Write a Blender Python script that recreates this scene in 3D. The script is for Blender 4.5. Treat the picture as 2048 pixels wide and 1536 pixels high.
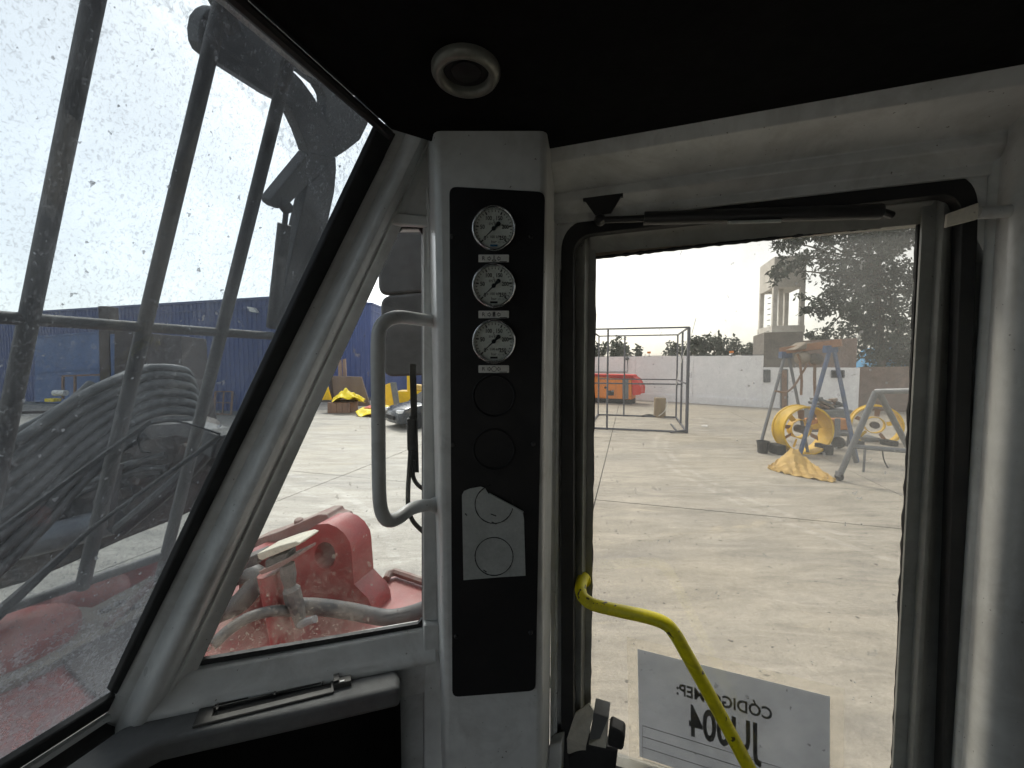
import bpy, bmesh, math, random
from mathutils import Vector, Matrix
V = Vector
rad = math.radians
for o in list(bpy.data.objects):
    bpy.data.objects.remove(o)
sc = bpy.context.scene
COL = sc.collection

# ------------------------------------------------------------------ camera, sky, sun, exposure
EYE = 2.6
FPX = 800.0
PITCH = rad(3.08)
cam_d = bpy.data.cameras.new("camera")
cam = bpy.data.objects.new("camera", cam_d)
COL.objects.link(cam)
cam.location = (0, 0, EYE)
cam.rotation_euler = (rad(90) - PITCH, 0, 0)
cam_d.sensor_width = 36
cam_d.lens = FPX / 2048 * 36
cam_d.clip_start = 0.02
cam_d.clip_end = 2000
sc.camera = cam

SUN_AZ = rad(-24)      # from +Y, negative is to the left
SUN_EL = rad(50)
w = bpy.data.worlds.new("World")
sc.world = w
w.use_nodes = True
nt = w.node_tree
nt.nodes.clear()
sky = nt.nodes.new("ShaderNodeTexSky")
sky.sky_type = 'NISHITA'
sky.sun_disc = False
sky.sun_elevation = SUN_EL
sky.sun_rotation = SUN_AZ
sky.air_density = 1.0
sky.dust_density = 1.6
sky.ozone_density = 1.0
hsv = nt.nodes.new("ShaderNodeHueSaturation")
hsv.inputs["Saturation"].default_value = 0.22
bg = nt.nodes.new("ShaderNodeBackground")
bg.inputs["Strength"].default_value = 0.15
wo = nt.nodes.new("ShaderNodeOutputWorld")
nt.links.new(sky.outputs[0], hsv.inputs["Color"])
nt.links.new(hsv.outputs[0], bg.inputs["Color"])
nt.links.new(bg.outputs[0], wo.inputs["Surface"])

sun_d = bpy.data.lights.new("sun", 'SUN')
sun_d.energy = 1.0
sun_d.angle = rad(10)
sun_d.color = (1.0, 0.95, 0.87)
sun = bpy.data.objects.new("sun", sun_d)
COL.objects.link(sun)
sdir = V((math.sin(SUN_AZ) * math.cos(SUN_EL), math.cos(SUN_AZ) * math.cos(SUN_EL), math.sin(SUN_EL)))
sun.rotation_euler = sdir.to_track_quat('Z', 'Y').to_euler()
sun.location = sdir * 60

sc.view_settings.view_transform = 'Standard'
sc.view_settings.look = 'None'
sc.view_settings.gamma = 1
sc.view_settings.exposure = 1.1
sc.view_settings.use_curve_mapping = False
sc.render.engine = 'CYCLES'
sc.cycles.use_denoising = True
try:
    sc.cycles.denoiser = 'OPENIMAGEDENOISE'
except Exception:
    pass
sc.cycles.max_bounces = 7
sc.cycles.use_adaptive_sampling = True
sc.cycles.adaptive_threshold = 0.03
sc.cycles.diffuse_bounces = 3
sc.cycles.glossy_bounces = 3
sc.cycles.transparent_max_bounces = 16
sc.cycles.sample_clamp_indirect = 6
sc.cycles.caustics_reflective = False
sc.cycles.caustics_refractive = False

# ------------------------------------------------------------------ rays and planes of the place
CAMP = V((0, 0, EYE))
FWD = V((0, math.cos(PITCH), -math.sin(PITCH)))
UPV = V((0, math.sin(PITCH), math.cos(PITCH)))
ZUP = V((0, 0, 1))

def ray(px, py):
    return V((1, 0, 0)) * ((px - 1024) / FPX) + UPV * ((768 - py) / FPX) + FWD

def hit(px, py, p0, n):
    d = ray(px, py)
    return CAMP + d * ((p0 - CAMP).dot(n) / d.dot(n))

AF = V((math.sin(rad(-71)), math.cos(rad(-71)), 0))     # machine forward
AR = V((math.cos(rad(-71)), -math.sin(rad(-71)), 0))    # machine right

def Bp(px, py, b):            # plane parallel to the cab's side, b metres to the right of the eye
    return hit(px, py, CAMP + AR * b, AR)

def Yp(px, py, y):            # plane y = const
    return hit(px, py, V((0, y, 0)), V((0, 1, 0)))

def Zp(px, py, z):            # level z = const (world)
    return hit(px, py, V((0, 0, z)), ZUP)

def G(px, py):
    return Zp(px, py, 0.0)

QD = V((0.959, 0.282, 0)).normalized()
QN = V((-QD.y, QD.x, 0))
Q0 = V((-0.157, 0.72, EYE))

def Qp(px, py, off=0.0):
    return hit(px, py, Q0 + QN * off, QN)

WA = Qp(276, 1294)
WB = Qp(785, 275)
WN = (WB - WA).cross(AR).normalized()
if WN.dot(AF) < 0:
    WN = -WN

def Wp(px, py, off=0.0):
    return hit(px, py, WA + WN * off, WN)

def cabpt(a, b, z):           # cab coordinates: forward, right, up from the eye
    return CAMP + AF * a + AR * b + ZUP * z

def apx(px, b):
    return (Bp(px, 725, b) - CAMP).dot(AF)

# ------------------------------------------------------------------ mesh helpers
rng = random.Random(7)

def catmull(pts, n=6):
    if len(pts) < 3:
        return pts
    P = [pts[0] * 2 - pts[1]] + list(pts) + [pts[-1] * 2 - pts[-2]]
    out = []
    for i in range(1, len(P) - 2):
        for k in range(n):
            t = k / n
            a, b, c, d = P[i - 1], P[i], P[i + 1], P[i + 2]
            out.append(0.5 * ((2 * b) + (c - a) * t + (2 * a - 5 * b + 4 * c - d) * t * t + (3 * b - a - 3 * c + d) * t ** 3))
    out.append(pts[-1])
    return out

class MB:
    def __init__(self):
        self.v = []
        self.f = []
        self.mi = []
        self.cur = 0

    def _add(self, vs, fs):
        n = len(self.v)
        self.v += [V(x) for x in vs]
        self.f += [tuple(n + i for i in f) for f in fs]
        self.mi += [self.cur] * len(fs)
        return self

    def poly(self, pts):
        return self._add(pts, [tuple(range(len(pts)))])

    def prism(self, pts, vec):
        n = len(pts)
        vs = list(pts) + [p + vec for p in pts]
        fs = [tuple(range(n)), tuple(range(2 * n - 1, n - 1, -1))]
        fs += [(i, i + n, (i + 1) % n + n, (i + 1) % n) for i in range(n)]
        return self._add(vs, fs)

    def ring(self, outer, inner, vec):
        n = len(outer)
        vs = list(outer) + list(inner) + [p + vec for p in outer] + [p + vec for p in inner]
        fs = []
        for i in range(n):
            j = (i + 1) % n
            fs += [(i, j, n + j, n + i), (2 * n + i, 3 * n + i, 3 * n + j, 2 * n + j),
                   (i, 2 * n + i, 2 * n + j, j), (n + i, n + j, 3 * n + j, 3 * n + i)]
        return self._add(vs, fs)

    def box(self, c, hx, hy, hz):
        c = V(c); hx = V(hx); hy = V(hy); hz = V(hz)
        vs = [c + hx * sx + hy * sy + hz * sz for sz in (-1, 1) for sy in (-1, 1) for sx in (-1, 1)]
        return self._add(vs, [(0, 2, 3, 1), (4, 5, 7, 6), (0, 1, 5, 4), (2, 6, 7, 3), (0, 4, 6, 2), (1, 3, 7, 5)])

    def abox(self, x0, x1, y0, y1, z0, z1):
        return self.box(((x0 + x1) / 2, (y0 + y1) / 2, (z0 + z1) / 2), ((x1 - x0) / 2, 0, 0), (0, (y1 - y0) / 2, 0), (0, 0, (z1 - z0) / 2))

    def bar(self, p, q, w, h=None, up=ZUP):
        p = V(p); q = V(q)
        h = w if h is None else h
        d = (q - p).normalized()
        s = d.cross(up)
        s = d.cross(V((1, 0, 0))) if s.length < 1e-4 else s
        s.normalize()
        u = s.cross(d)
        return self.box((p + q) / 2, s * (w / 2), u * (h / 2), (q - p) / 2)

    def tube(self, path, r, seg=10, smooth_n=0):
        path = [V(p) for p in path]
        if smooth_n:
            path = catmull(path, smooth_n)
        n = len(path)
        R = r if isinstance(r, (list, tuple)) else [r] * n
        if len(R) != n:
            R = [R[min(len(R) - 1, int(i / (n - 1) * (len(R) - 1) + .5))] for i in range(n)]
        t0 = (path[1] - path[0]).normalized()
        ref = V((0, 0, 1)) if abs(t0.z) < .9 else V((1, 0, 0))
        u = t0.cross(ref).normalized()
        vs, fs = [], []
        for i, p in enumerate(path):
            t = (path[min(i + 1, n - 1)] - path[max(i - 1, 0)]).normalized()
            u = (u - t * u.dot(t)).normalized()
            vv = t.cross(u)
            for k in range(seg):
                a = 2 * math.pi * k / seg
                vs.append(p + (u * math.cos(a) + vv * math.sin(a)) * R[i])
        for i in range(n - 1):
            for k in range(seg):
                k2 = (k + 1) % seg
                fs.append((i * seg + k, i * seg + k2, (i + 1) * seg + k2, (i + 1) * seg + k))
        fs.append(tuple(range(seg - 1, -1, -1)))
        fs.append(tuple((n - 1) * seg + k for k in range(seg)))
        return self._add(vs, fs)

    def lathe(self, prof, o, axis, seg=32, closed=False, caps=True):
        o = V(o); ax = V(axis).normalized()
        ref = V((0, 0, 1)) if abs(ax.z) < .9 else V((1, 0, 0))
        u = ax.cross(ref).normalized(); vv = ax.cross(u)
        vs, fs = [], []
        n = len(prof)
        for r, h in prof:
            for k in range(seg):
                a = 2 * math.pi * k / seg
                vs.append(o + ax * h + (u * math.cos(a) + vv * math.sin(a)) * r)
        for i in range(n if closed else n - 1):
            i2 = (i + 1) % n
            for k in range(seg):
                k2 = (k + 1) % seg
                fs.append((i * seg + k, i * seg + k2, i2 * seg + k2, i2 * seg + k))
        if not closed and caps:
            if prof[0][0] > 1e-6: fs.append(tuple(range(seg - 1, -1, -1)))
            if prof[-1][0] > 1e-6: fs.append(tuple((n - 1) * seg + k for k in range(seg)))
        return self._add(vs, fs)

    def loft(self, rows, close_ring=False):
        n = len(rows[0])
        vs = [p for r in rows for p in r]
        fs = []
        for i in range(len(rows) - 1):
            for k in range(n if close_ring else n - 1):
                k2 = (k + 1) % n
                fs.append((i * n + k, i * n + k2, (i + 1) * n + k2, (i + 1) * n + k))
        if close_ring:
            fs.append(tuple(range(n - 1, -1, -1)))
            fs.append(tuple((len(rows) - 1) * n + k for k in range(n)))
        return self._add(vs, fs)

    def jitter(self, amp, seed=1):
        r = random.Random(seed)
        for p in self.v:
            p += V((r.uniform(-amp, amp), r.uniform(-amp, amp), r.uniform(-amp, amp)))
        return self

    def base(self):
        xs = [p.x for p in self.v]; ys = [p.y for p in self.v]; zs = [p.z for p in self.v]
        return V(((min(xs) + max(xs)) / 2, (min(ys) + max(ys)) / 2, min(zs)))

def wloc(o):
    p = V((0, 0, 0))
    while o is not None:
        p += V(o.location)
        o = o.parent
    return p

def build(name, mb, mat, parent=None, smooth=35, bevel=0.0, bseg=2, label=None, recalc=True):
    loc = wloc(parent) if parent else mb.base()
    me = bpy.data.meshes.new(name)
    me.from_pydata([p - loc for p in mb.v], [], mb.f)
    mats = mat if isinstance(mat, (list, tuple)) else [mat]
    for m in mats:
        me.materials.append(m)
    if len(mats) > 1:
        for p, i in zip(me.polygons, mb.mi):
            p.material_index = i
    if recalc:
        bm = bmesh.new(); bm.from_mesh(me)
        bmesh.ops.recalc_face_normals(bm, faces=bm.faces)
        bm.to_mesh(me); bm.free()
    if smooth:
        for p in me.polygons:
            p.use_smooth = True
        me.set_sharp_from_angle(angle=rad(smooth))
    o = bpy.data.objects.new(name, me)
    COL.objects.link(o)
    if parent:
        o.parent = parent
    else:
        o.location = loc
    if bevel:
        b = o.modifiers.new("bevel", 'BEVEL')
        b.width = bevel; b.segments = bseg; b.limit_method = 'ANGLE'; b.angle_limit = rad(40)
        b.harden_normals = False
    if label:
        o["label"] = label
    return o

def thing(name, label, cat, loc, group=None):
    o = bpy.data.objects.new(name, None)
    o.empty_display_size = 0.05
    COL.objects.link(o)
    o.location = loc
    o["label"] = label; o["category"] = cat
    if group: o["group"] = group
    return o

def tag(o, label, cat, group=None):
    o["label"] = label; o["category"] = cat
    if group: o["group"] = group
    return o

def struct(o):
    o["kind"] = "structure"
    return o

def text_mesh(name, body, size, origin, xd, yd, mat, parent, depth=0.0004, align='CENTER', sx=1.0, bold=0.0):
    cu = bpy.data.curves.new(name, 'FONT')
    cu.body = body; cu.size = 1.0; cu.align_x = align; cu.align_y = 'CENTER'
    cu.extrude = 0.5; cu.offset = bold; cu.resolution_u = 3
    t = bpy.data.objects.new(name, cu)
    COL.objects.link(t)
    dg = bpy.context.evaluated_depsgraph_get()
    me = bpy.data.meshes.new_from_object(t.evaluated_get(dg))
    bpy.data.objects.remove(t)
    xd = V(xd).normalized(); yd = V(yd).normalized(); zd = xd.cross(yd)
    loc = wloc(parent)
    for vtx in me.vertices:
        c = vtx.co
        vtx.co = V(origin) + xd * (c.x * size * sx) + yd * (c.y * size) + zd * (c.z * depth) - loc
    me.name = name
    me.materials.clear(); me.materials.append(mat)
    o = bpy.data.objects.new(name, me)
    COL.objects.link(o); o.parent = parent
    return o

# ------------------------------------------------------------------ materials
def nodes_of(name):
    m = bpy.data.materials.new(name)
    m.use_nodes = True
    nt = m.node_tree
    nt.nodes.clear()
    out = nt.nodes.new("ShaderNodeOutputMaterial")
    return m, nt, out

def N(nt, typ, **kw):
    n = nt.nodes.new(typ)
    for k, v in kw.items():
        setattr(n, k, v)
    return n

def math_n(nt, op, a, b=None, clamp=False):
    n = nt.nodes.new("ShaderNodeMath"); n.operation = op; n.use_clamp = clamp
    for i, x in enumerate((a, b)):
        if x is None: continue
        if isinstance(x, (int, float)): n.inputs[i].default_value = x
        else: nt.links.new(x, n.inputs[i])
    return n.outputs[0]

def noise_n(nt, co, scale, detail=4, rough=.6, dist=0.0):
    n = nt.nodes.new("ShaderNodeTexNoise")
    n.inputs["Scale"].default_value = scale
    n.inputs["Detail"].default_value = detail
    n.inputs["Roughness"].default_value = rough
    n.inputs["Distortion"].default_value = dist
    nt.links.new(co, n.inputs["Vector"])
    return n.outputs["Fac"]

def ramp_n(nt, fac, lo, hi):
    n = nt.nodes.new("ShaderNodeMapRange")
    n.inputs["From Min"].default_value = lo; n.inputs["From Max"].default_value = hi
    n.clamp = True
    nt.links.new(fac, n.inputs["Value"])
    return n.outputs[0]

def mix_c(nt, fac, a, b):
    n = nt.nodes.new("ShaderNodeMix"); n.data_type = 'RGBA'
    if isinstance(fac, (int, float)): n.inputs[0].default_value = fac
    else: nt.links.new(fac, n.inputs[0])
    for i, x in ((6, a), (7, b)):
        if isinstance(x, tuple): n.inputs[i].default_value = (*x, 1)
        else: nt.links.new(x, n.inputs[i])
    return n.outputs[2]

def pos_n(nt):
    return nt.nodes.new("ShaderNodeNewGeometry").outputs["Position"]

def M(name, c, c2=None, scale=6.0, rough=.5, metal=0.0, bump=0.0, bscale=None, dust=None, dustamt=.5, spots=None, spotscale=60, spotband=(.70, .74), smudge=None, lo=.38, hi=.66, streak=None, spec=None):
    """procedural paint / metal / stone: two tones by noise, settled dust on upward faces, chips"""
    m, nt, out = nodes_of(name)
    bs = N(nt, "ShaderNodeBsdfPrincipled")
    nt.links.new(bs.outputs[0], out.inputs["Surface"])
    co = pos_n(nt)
    if streak:
        mp = N(nt, "ShaderNodeMapping"); mp.inputs["Scale"].default_value = streak
        nt.links.new(co, mp.inputs["Vector"]); co2 = mp.outputs[0]
    else:
        co2 = co
    c2 = c2 or tuple(x * .8 for x in c)
    col = mix_c(nt, ramp_n(nt, noise_n(nt, co2, scale, 4, .65), lo, hi), c, c2)
    fine = noise_n(nt, co, scale * 9, 2, .7)
    hs = N(nt, "ShaderNodeHueSaturation")
    nt.links.new(col, hs.inputs["Color"])
    nt.links.new(math_n(nt, 'ADD', math_n(nt, 'MULTIPLY', fine, .35), .83), hs.inputs["Value"])
    col = hs.outputs[0]
    if spots:
        sp = ramp_n(nt, noise_n(nt, co, spotscale, 2, .5), *spotband)
        col = mix_c(nt, sp, col, spots)
    if smudge:
        sm_ = ramp_n(nt, noise_n(nt, co, scale * 2.2, 5, .75, 1.0), .48, .72)
        col = mix_c(nt, math_n(nt, 'MULTIPLY', sm_, .55), col, smudge)
    if dust:
        g = N(nt, "ShaderNodeNewGeometry")
        sx = N(nt, "ShaderNodeSeparateXYZ"); nt.links.new(g.outputs["Normal"], sx.inputs[0])
        up = ramp_n(nt, sx.outputs[2], -.35, .95)
        dn = ramp_n(nt, noise_n(nt, co, scale * 1.7, 3, .7), .3, .62)
        f = math_n(nt, 'MULTIPLY', math_n(nt, 'MULTIPLY', up, dn), dustamt * 1.6, True)
        col = mix_c(nt, f, col, dust)
    nt.links.new(col, bs.inputs["Base Color"])
    r = math_n(nt, 'ADD', math_n(nt, 'MULTIPLY', noise_n(nt, co, scale * 2.5, 2), .3), rough - .15, True)
    nt.links.new(r, bs.inputs["Roughness"])
    bs.inputs["Metallic"].default_value = metal
    if spec is not None:
        bs.inputs["Specular IOR Level"].default_value = spec
    if bump:
        b = N(nt, "ShaderNodeBump"); b.inputs["Strength"].default_value = bump; b.inputs["Distance"].default_value = .01
        nt.links.new(noise_n(nt, co, bscale or scale * 6, 3, .7), b.inputs["Height"])
        nt.links.new(b.outputs[0], bs.inputs["Normal"])
    return m

DUST = (.36, .33, .28)
m_white = M("cab_paint", (.66, .675, .665), (.55, .56, .55), 3, .34, bump=.04, bscale=160, spots=(.12, .11, .10), spotscale=150, spotband=(.735, .76), smudge=(.36, .355, .33))
m_doorp = M("door_paint", (.30, .305, .285), (.22, .225, .21), 4, .45, bump=.04, bscale=160, spots=(.06, .06, .05), spotscale=150, spotband=(.735, .76), smudge=(.17, .17, .155))
m_shell = M("cab_shell_paint", (.34, .34, .33), (.26, .26, .25), 3, .6)
m_ceil = M("headliner_black", (.005, .005, .005), (.004, .004, .004), 20, .9, spec=.1, bump=.1, bscale=300)
m_black = M("panel_black", (.012, .012, .013), (.008, .008, .009), 9, .55, bump=.03, bscale=200, spec=.3)
m_rubber = M("rubber_black", (.014, .015, .016), (.02, .02, .02), 14, .6)
m_dash = M("dash_plastic", (.13, .134, .134), (.10, .103, .103), 8, .62, bump=.25, bscale=900)
m_vent = M("vent_plastic", (.055, .054, .05), (.04, .04, .038), 12, .5)
m_steel = M("bezel_steel", (.75, .75, .74), (.6, .6, .6), 20, .22, metal=1)
m_ringm = M("lamp_ring_satin", (.20, .205, .18), (.16, .16, .14), 20, .42, metal=.4)
m_dial = M("dial_white", (.74, .74, .70), (.66, .66, .62), 30, .6)
m_ink = M("ink_black", (.015, .015, .015), None, 20, .7)
m_inkblue = M("ink_blue", (.05, .17, .34), None, 20, .7)
m_sticker = M("peeled_sticker", (.50, .52, .50), (.42, .44, .42), 25, .75)
m_yellowp = M("rail_yellow", (.90, .80, .015), (.78, .70, .015), 9, .38, spots=(.07, .06, .04), spotscale=55, spotband=(.665, .685), smudge=(.42, .36, .05))
m_beige = M("beige_metal", (.58, .55, .47), (.46, .44, .38), 18, .55, spots=(.05, .05, .04), spotscale=60)
m_blacksteel = M("black_steel", (.02, .02, .021), (.03, .03, .03), 12, .45)
m_barsteel = M("guard_steel", (.10, .10, .105), (.15, .145, .14), 14, .6, dust=DUST, dustamt=.25)
m_bracket = M("bracket_steel", (.06, .06, .063), (.11, .11, .11), 9, .6, dust=DUST, dustamt=.1)
m_hose = M("hose_rubber", (.028, .03, .031), (.045, .046, .045), 7, .5, dust=(.24, .24, .23), dustamt=.45)  # dusty rubber; the paler dust on top also paints in the hose highlights
m_hose2 = M("deck_hose_rubber", (.03, .031, .032), (.05, .05, .049), 9, .55, dust=(.16, .15, .14), dustamt=.22)
m_grease = M("greasy_dirt", (.035, .033, .032), (.12, .085, .07), 5, .75, bump=.7, bscale=22, dust=(.20, .17, .14), dustamt=.6)
m_red = M("machine_red", (.27, .026, .026), (.18, .024, .024), 3, .5, dust=(.27, .18, .15), dustamt=.22, spots=(.30, .22, .19), spotscale=40)
m_redclean = M("machine_red_worn", (.34, .055, .042), (.25, .046, .04), 4, .5, dust=(.42, .28, .23), dustamt=.3)
m_dusty = M("dusty_plate", (.30, .26, .21), (.22, .19, .16), 5, .85, bump=.3, bscale=40)
m_dustred = M("dusty_red_bar", (.22, .12, .10), (.17, .075, .068), 7, .8, dust=(.26, .21, .18), dustamt=.7)
m_cream = M("cream_plate", (.50, .47, .37), (.40, .375, .30), 20, .6)
m_valve = M("valve_black", (.035, .035, .035), (.09, .083, .078), 30, .6, dust=(.22, .2, .18), dustamt=.3)
m_conc = None
m_wwall = M("white_wall", (.88, .89, .93), (.82, .83, .87), .8, .85, bump=.2, bscale=8, streak=(1, 1, .35), spots=(.40, .40, .40), spotscale=3)
m_blue = M("blue_sheet", (.072, .10, .235), (.06, .085, .195), .5, .5, streak=(1, 1, .2))
m_blue2 = M("blue_door", (.075, .14, .30), (.06, .11, .25), .8, .5, streak=(1, 1, .2))
m_brick = M("brick_brown", (.25, .19, .165), (.19, .15, .13), 3, .9, bump=.4, bscale=14)
m_brickgrey = M("brick_grey", (.20, .185, .17), (.15, .14, .13), 2, .9, bump=.4, bscale=14)
m_tower = M("tower_concrete", (.70, .68, .64), (.56, .54, .50), 1.2, .9, bump=.2)
m_leaf = M("leaf_dark", (.036, .054, .03), (.022, .036, .024), 1.2, .55)
m_leaf2 = M("leaf_grey", (.065, .08, .055), (.045, .058, .045), 1.2, .6)
m_bark = M("bark", (.12, .10, .08), (.08, .065, .05), 6, .9, bump=.6)
m_bluetarp = M("tarp_blue", (.03, .27, .55), (.03, .22, .45), 2, .5)
m_orange = M("machine_orange", (.78, .24, .025), (.68, .21, .03), 1.5, .5)
m_redtarp = M("tarp_red", (.68, .06, .04), (.58, .05, .05), 2, .6)
m_cagesteel = M("cage_steel", (.09, .095, .12), (.07, .075, .09), 3, .55)
m_wood = M("wood_stump", (.30, .235, .15), (.23, .17, .11), 4, .85, streak=(1, 1, .2), bump=.4)
m_bluegantry = M("gantry_blue", (.045, .095, .22), (.05, .085, .16), 4, .5, dust=DUST, dustamt=.3)
m_gpipe = M("galvanised_pipe", (.19, .20, .215), (.14, .15, .165), 5, .45, metal=.35)
m_gantryleg = M("gantry_grey", (.17, .18, .20), (.13, .14, .16), 5, .6)
m_rust = M("rust_beam", (.33, .17, .095), (.25, .14, .09), 4, .8)
m_yellow = M("casing_yellow", (.78, .50, .008), (.66, .41, .012), 3, .45, dust=(.5, .42, .28), dustamt=.08)
m_tarpy = M("tarp_ochre", (.62, .42, .13), (.50, .34, .12), 4, .7, bump=.3, bscale=15)
m_tarpb = M("tarp_yellow", (.88, .68, .01), (.78, .58, .01), 3, .55, bump=.25, bscale=9)
m_bucket = M("bucket_black", (.03, .03, .033), (.05, .05, .05), 6, .5)
m_tyre = M("tyre_black", (.02, .02, .02), (.04, .04, .04), 9, .8)
m_car = M("car_grey", (.05, .055, .06), (.04, .044, .05), 3, .25)
m_lamp = M("headlamp_clear", (.8, .8, .8), (.6, .6, .6), 9, .1)
m_brownp = M("brown_board", (.20, .155, .13), (.16, .12, .10), 2, .85, streak=(1, 1, .3))
m_plank = M("plank_tan", (.33, .24, .19), (.26, .18, .14), 3, .85, streak=(1, 1, .2))
m_rustbox = M("rust_box", (.22, .15, .115), (.30, .18, .12), 2, .85)
m_boxorange = M("box_orange", (.52, .21, .05), (.42, .18, .055), 4, .6)
m_greyb = M("grey_board", (.16, .17, .18), (.12, .13, .14), 2, .7)
m_dark = M("dark_opening", (.015, .015, .015), None, 5, .8)
m_darkbrown = M("dark_brown_plate", (.085, .07, .065), (.06, .05, .047), 5, .8)
m_mirror = M("mirror_back", (.018, .019, .02), (.028, .028, .03), 9, .55, dust=(.2, .2, .2), dustamt=.3, bump=.15, bscale=300)
m_red2 = M("crate_red", (.52, .11, .07), (.42, .09, .06), 3, .7)
m_scrap = M("paper_scrap", (.85, .85, .84), None, 3, .8)
m_sealbrown = M("sealant_brown", (.30, .24, .19), (.20, .16, .13), 20, .8)
m_ledw = M("marker_white", (.85, .85, .85), None, 9, .5)

def concrete():
    m, nt, out = nodes_of("yard_concrete")
    bs = N(nt, "ShaderNodeBsdfPrincipled"); nt.links.new(bs.outputs[0], out.inputs["Surface"])
    co = pos_n(nt)
    mp = N(nt, "ShaderNodeMapping"); mp.inputs["Rotation"].default_value = (0, 0, rad(16)); mp.inputs["Scale"].default_value = (.35, 1.4, 1)
    nt.links.new(co, mp.inputs["Vector"])
    a = noise_n(nt, mp.outputs[0], .55, 8, .68, .6)
    b = noise_n(nt, mp.outputs[0], 2.2, 8, .72, .8)
    c = noise_n(nt, co, 45, 3, .6)
    d = noise_n(nt, co, .23, 5, .6)
    col = mix_c(nt, ramp_n(nt, b, .34, .68), (.27, .25, .212), (.47, .437, .375))
    col = mix_c(nt, math_n(nt, 'MULTIPLY', ramp_n(nt, a, .50, .66), .6), col, (.23, .22, .205))
    col = mix_c(nt, math_n(nt, 'MULTIPLY', ramp_n(nt, d, .5, .7), .35), col, (.44, .38, .27))
    col = mix_c(nt, math_n(nt, 'MULTIPLY', ramp_n(nt, noise_n(nt, mp.outputs[0], 1.1, 7, .75, 1.2), .60, .70), .5), col, (.57, .50, .36))
    # faint pale tyre arcs
    for cx, cy, rr in ((13.2, 9.4, 8.9), (13.2, 9.4, 9.25), (-9.0, 2.0, 7.6), (-9.0, 2.0, 8.1)):
        dv = N(nt, "ShaderNodeVectorMath", operation='DISTANCE'); nt.links.new(co, dv.inputs[0]); dv.inputs[1].default_value = (cx, cy, 0)
        band = ramp_n(nt, math_n(nt, 'ABSOLUTE', math_n(nt, 'SUBTRACT', dv.outputs["Value"], rr)), .09, .05)
        band = math_n(nt, 'MULTIPLY', band, math_n(nt, 'MULTIPLY', ramp_n(nt, b, .42, .6), .35))
        col = mix_c(nt, band, col, (.60, .58, .53))
    hs = N(nt, "ShaderNodeHueSaturation"); nt.links.new(col, hs.inputs["Color"])
    g2 = noise_n(nt, co, 17, 3, .7)
    nt.links.new(math_n(nt, 'ADD', math_n(nt, 'ADD', math_n(nt, 'MULTIPLY', c, .55), math_n(nt, 'MULTIPLY', g2, .5)), .47), hs.inputs["Value"])
    sp = ramp_n(nt, noise_n(nt, co, 12, 2, .5), .69, .72)
    col = mix_c(nt, math_n(nt, 'MULTIPLY', sp, .8), hs.outputs[0], (.05, .045, .04))
    nt.links.new(col, bs.inputs["Base Color"])
    bs.inputs["Roughness"].default_value = .7
    bp = N(nt, "ShaderNodeBump"); bp.inputs["Strength"].default_value = .35; bp.inputs["Distance"].default_value = .02
    nt.links.new(math_n(nt, 'ADD', b, c), bp.inputs["Height"]); nt.links.new(bp.outputs[0], bs.inputs["Normal"])
    return m
m_conc = concrete()

def glass(name, base, specks, speckscale, tint=(.9, .93, .93), dustc=(.62, .61, .58), extra=None, gloss=.04, speckband=(.60, .72), trans=.62):
    """dirty pane: clear where clean; dust both blocks and scatters the light behind it.  extra(nt, pos) adds dirt"""
    m, nt, out = nodes_of(name)
    co = pos_n(nt)
    f = math_n(nt, 'MULTIPLY', ramp_n(nt, noise_n(nt, co, 9, 3, .7), .25, .8), base * 1.3)
    f = math_n(nt, 'ADD', f, base * .4)
    mp = N(nt, "ShaderNodeMapping"); mp.inputs["Scale"].default_value = (1, 1, .75)
    nt.links.new(co, mp.inputs["Vector"])
    s1 = ramp_n(nt, noise_n(nt, mp.outputs[0], speckscale, 3, .6, .8), *speckband)
    s2 = ramp_n(nt, noise_n(nt, mp.outputs[0], speckscale * .34, 2, .5), .70, .73)
    f = math_n(nt, 'ADD', f, math_n(nt, 'MULTIPLY', s1, specks))
    f = math_n(nt, 'ADD', f, math_n(nt, 'MULTIPLY', s2, min(.8, specks * 2.2)))
    if extra:
        f = math_n(nt, 'ADD', f, extra(nt, co))
    f = math_n(nt, 'MINIMUM', f, .93)
    tr = N(nt, "ShaderNodeBsdfTransparent"); tr.inputs[0].default_value = (*tint, 1)
    df = N(nt, "ShaderNodeBsdfDiffuse"); df.inputs[0].default_value = (*dustc, 1)
    tl = N(nt, "ShaderNodeBsdfTranslucent"); tl.inputs[0].default_value = (*dustc, 1)
    dm = N(nt, "ShaderNodeMixShader"); dm.inputs[0].default_value = trans
    nt.links.new(df.outputs[0], dm.inputs[1]); nt.links.new(tl.outputs[0], dm.inputs[2])
    mx = N(nt, "ShaderNodeMixShader")
    nt.links.new(f, mx.inputs[0]); nt.links.new(tr.outputs[0], mx.inputs[1]); nt.links.new(dm.outputs[0], mx.inputs[2])
    gl = N(nt, "ShaderNodeBsdfGlossy"); gl.inputs["Roughness"].default_value = .03
    lw = N(nt, "ShaderNodeLayerWeight"); lw.inputs[0].default_value = .5
    fr = math_n(nt, 'ADD', math_n(nt, 'MULTIPLY', math_n(nt, 'POWER', lw.outputs["Facing"], 5), .5), gloss, True)
    m2 = N(nt, "ShaderNodeMixShader")
    nt.links.new(fr, m2.inputs[0]); nt.links.new(mx.outputs[0], m2.inputs[1]); nt.links.new(gl.outputs[0], m2.inputs[2])
    nt.links.new(m2.outputs[0], out.inputs["Surface"])
    return m

def clear_glass():
    m, nt, out = nodes_of("clear_glass")
    tr = N(nt, "ShaderNodeBsdfTransparent"); tr.inputs[0].default_value = (.97, .985, .98, 1)
    nt.links.new(tr.outputs[0], out.inputs["Surface"])
    return m
m_clear = clear_glass()

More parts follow.
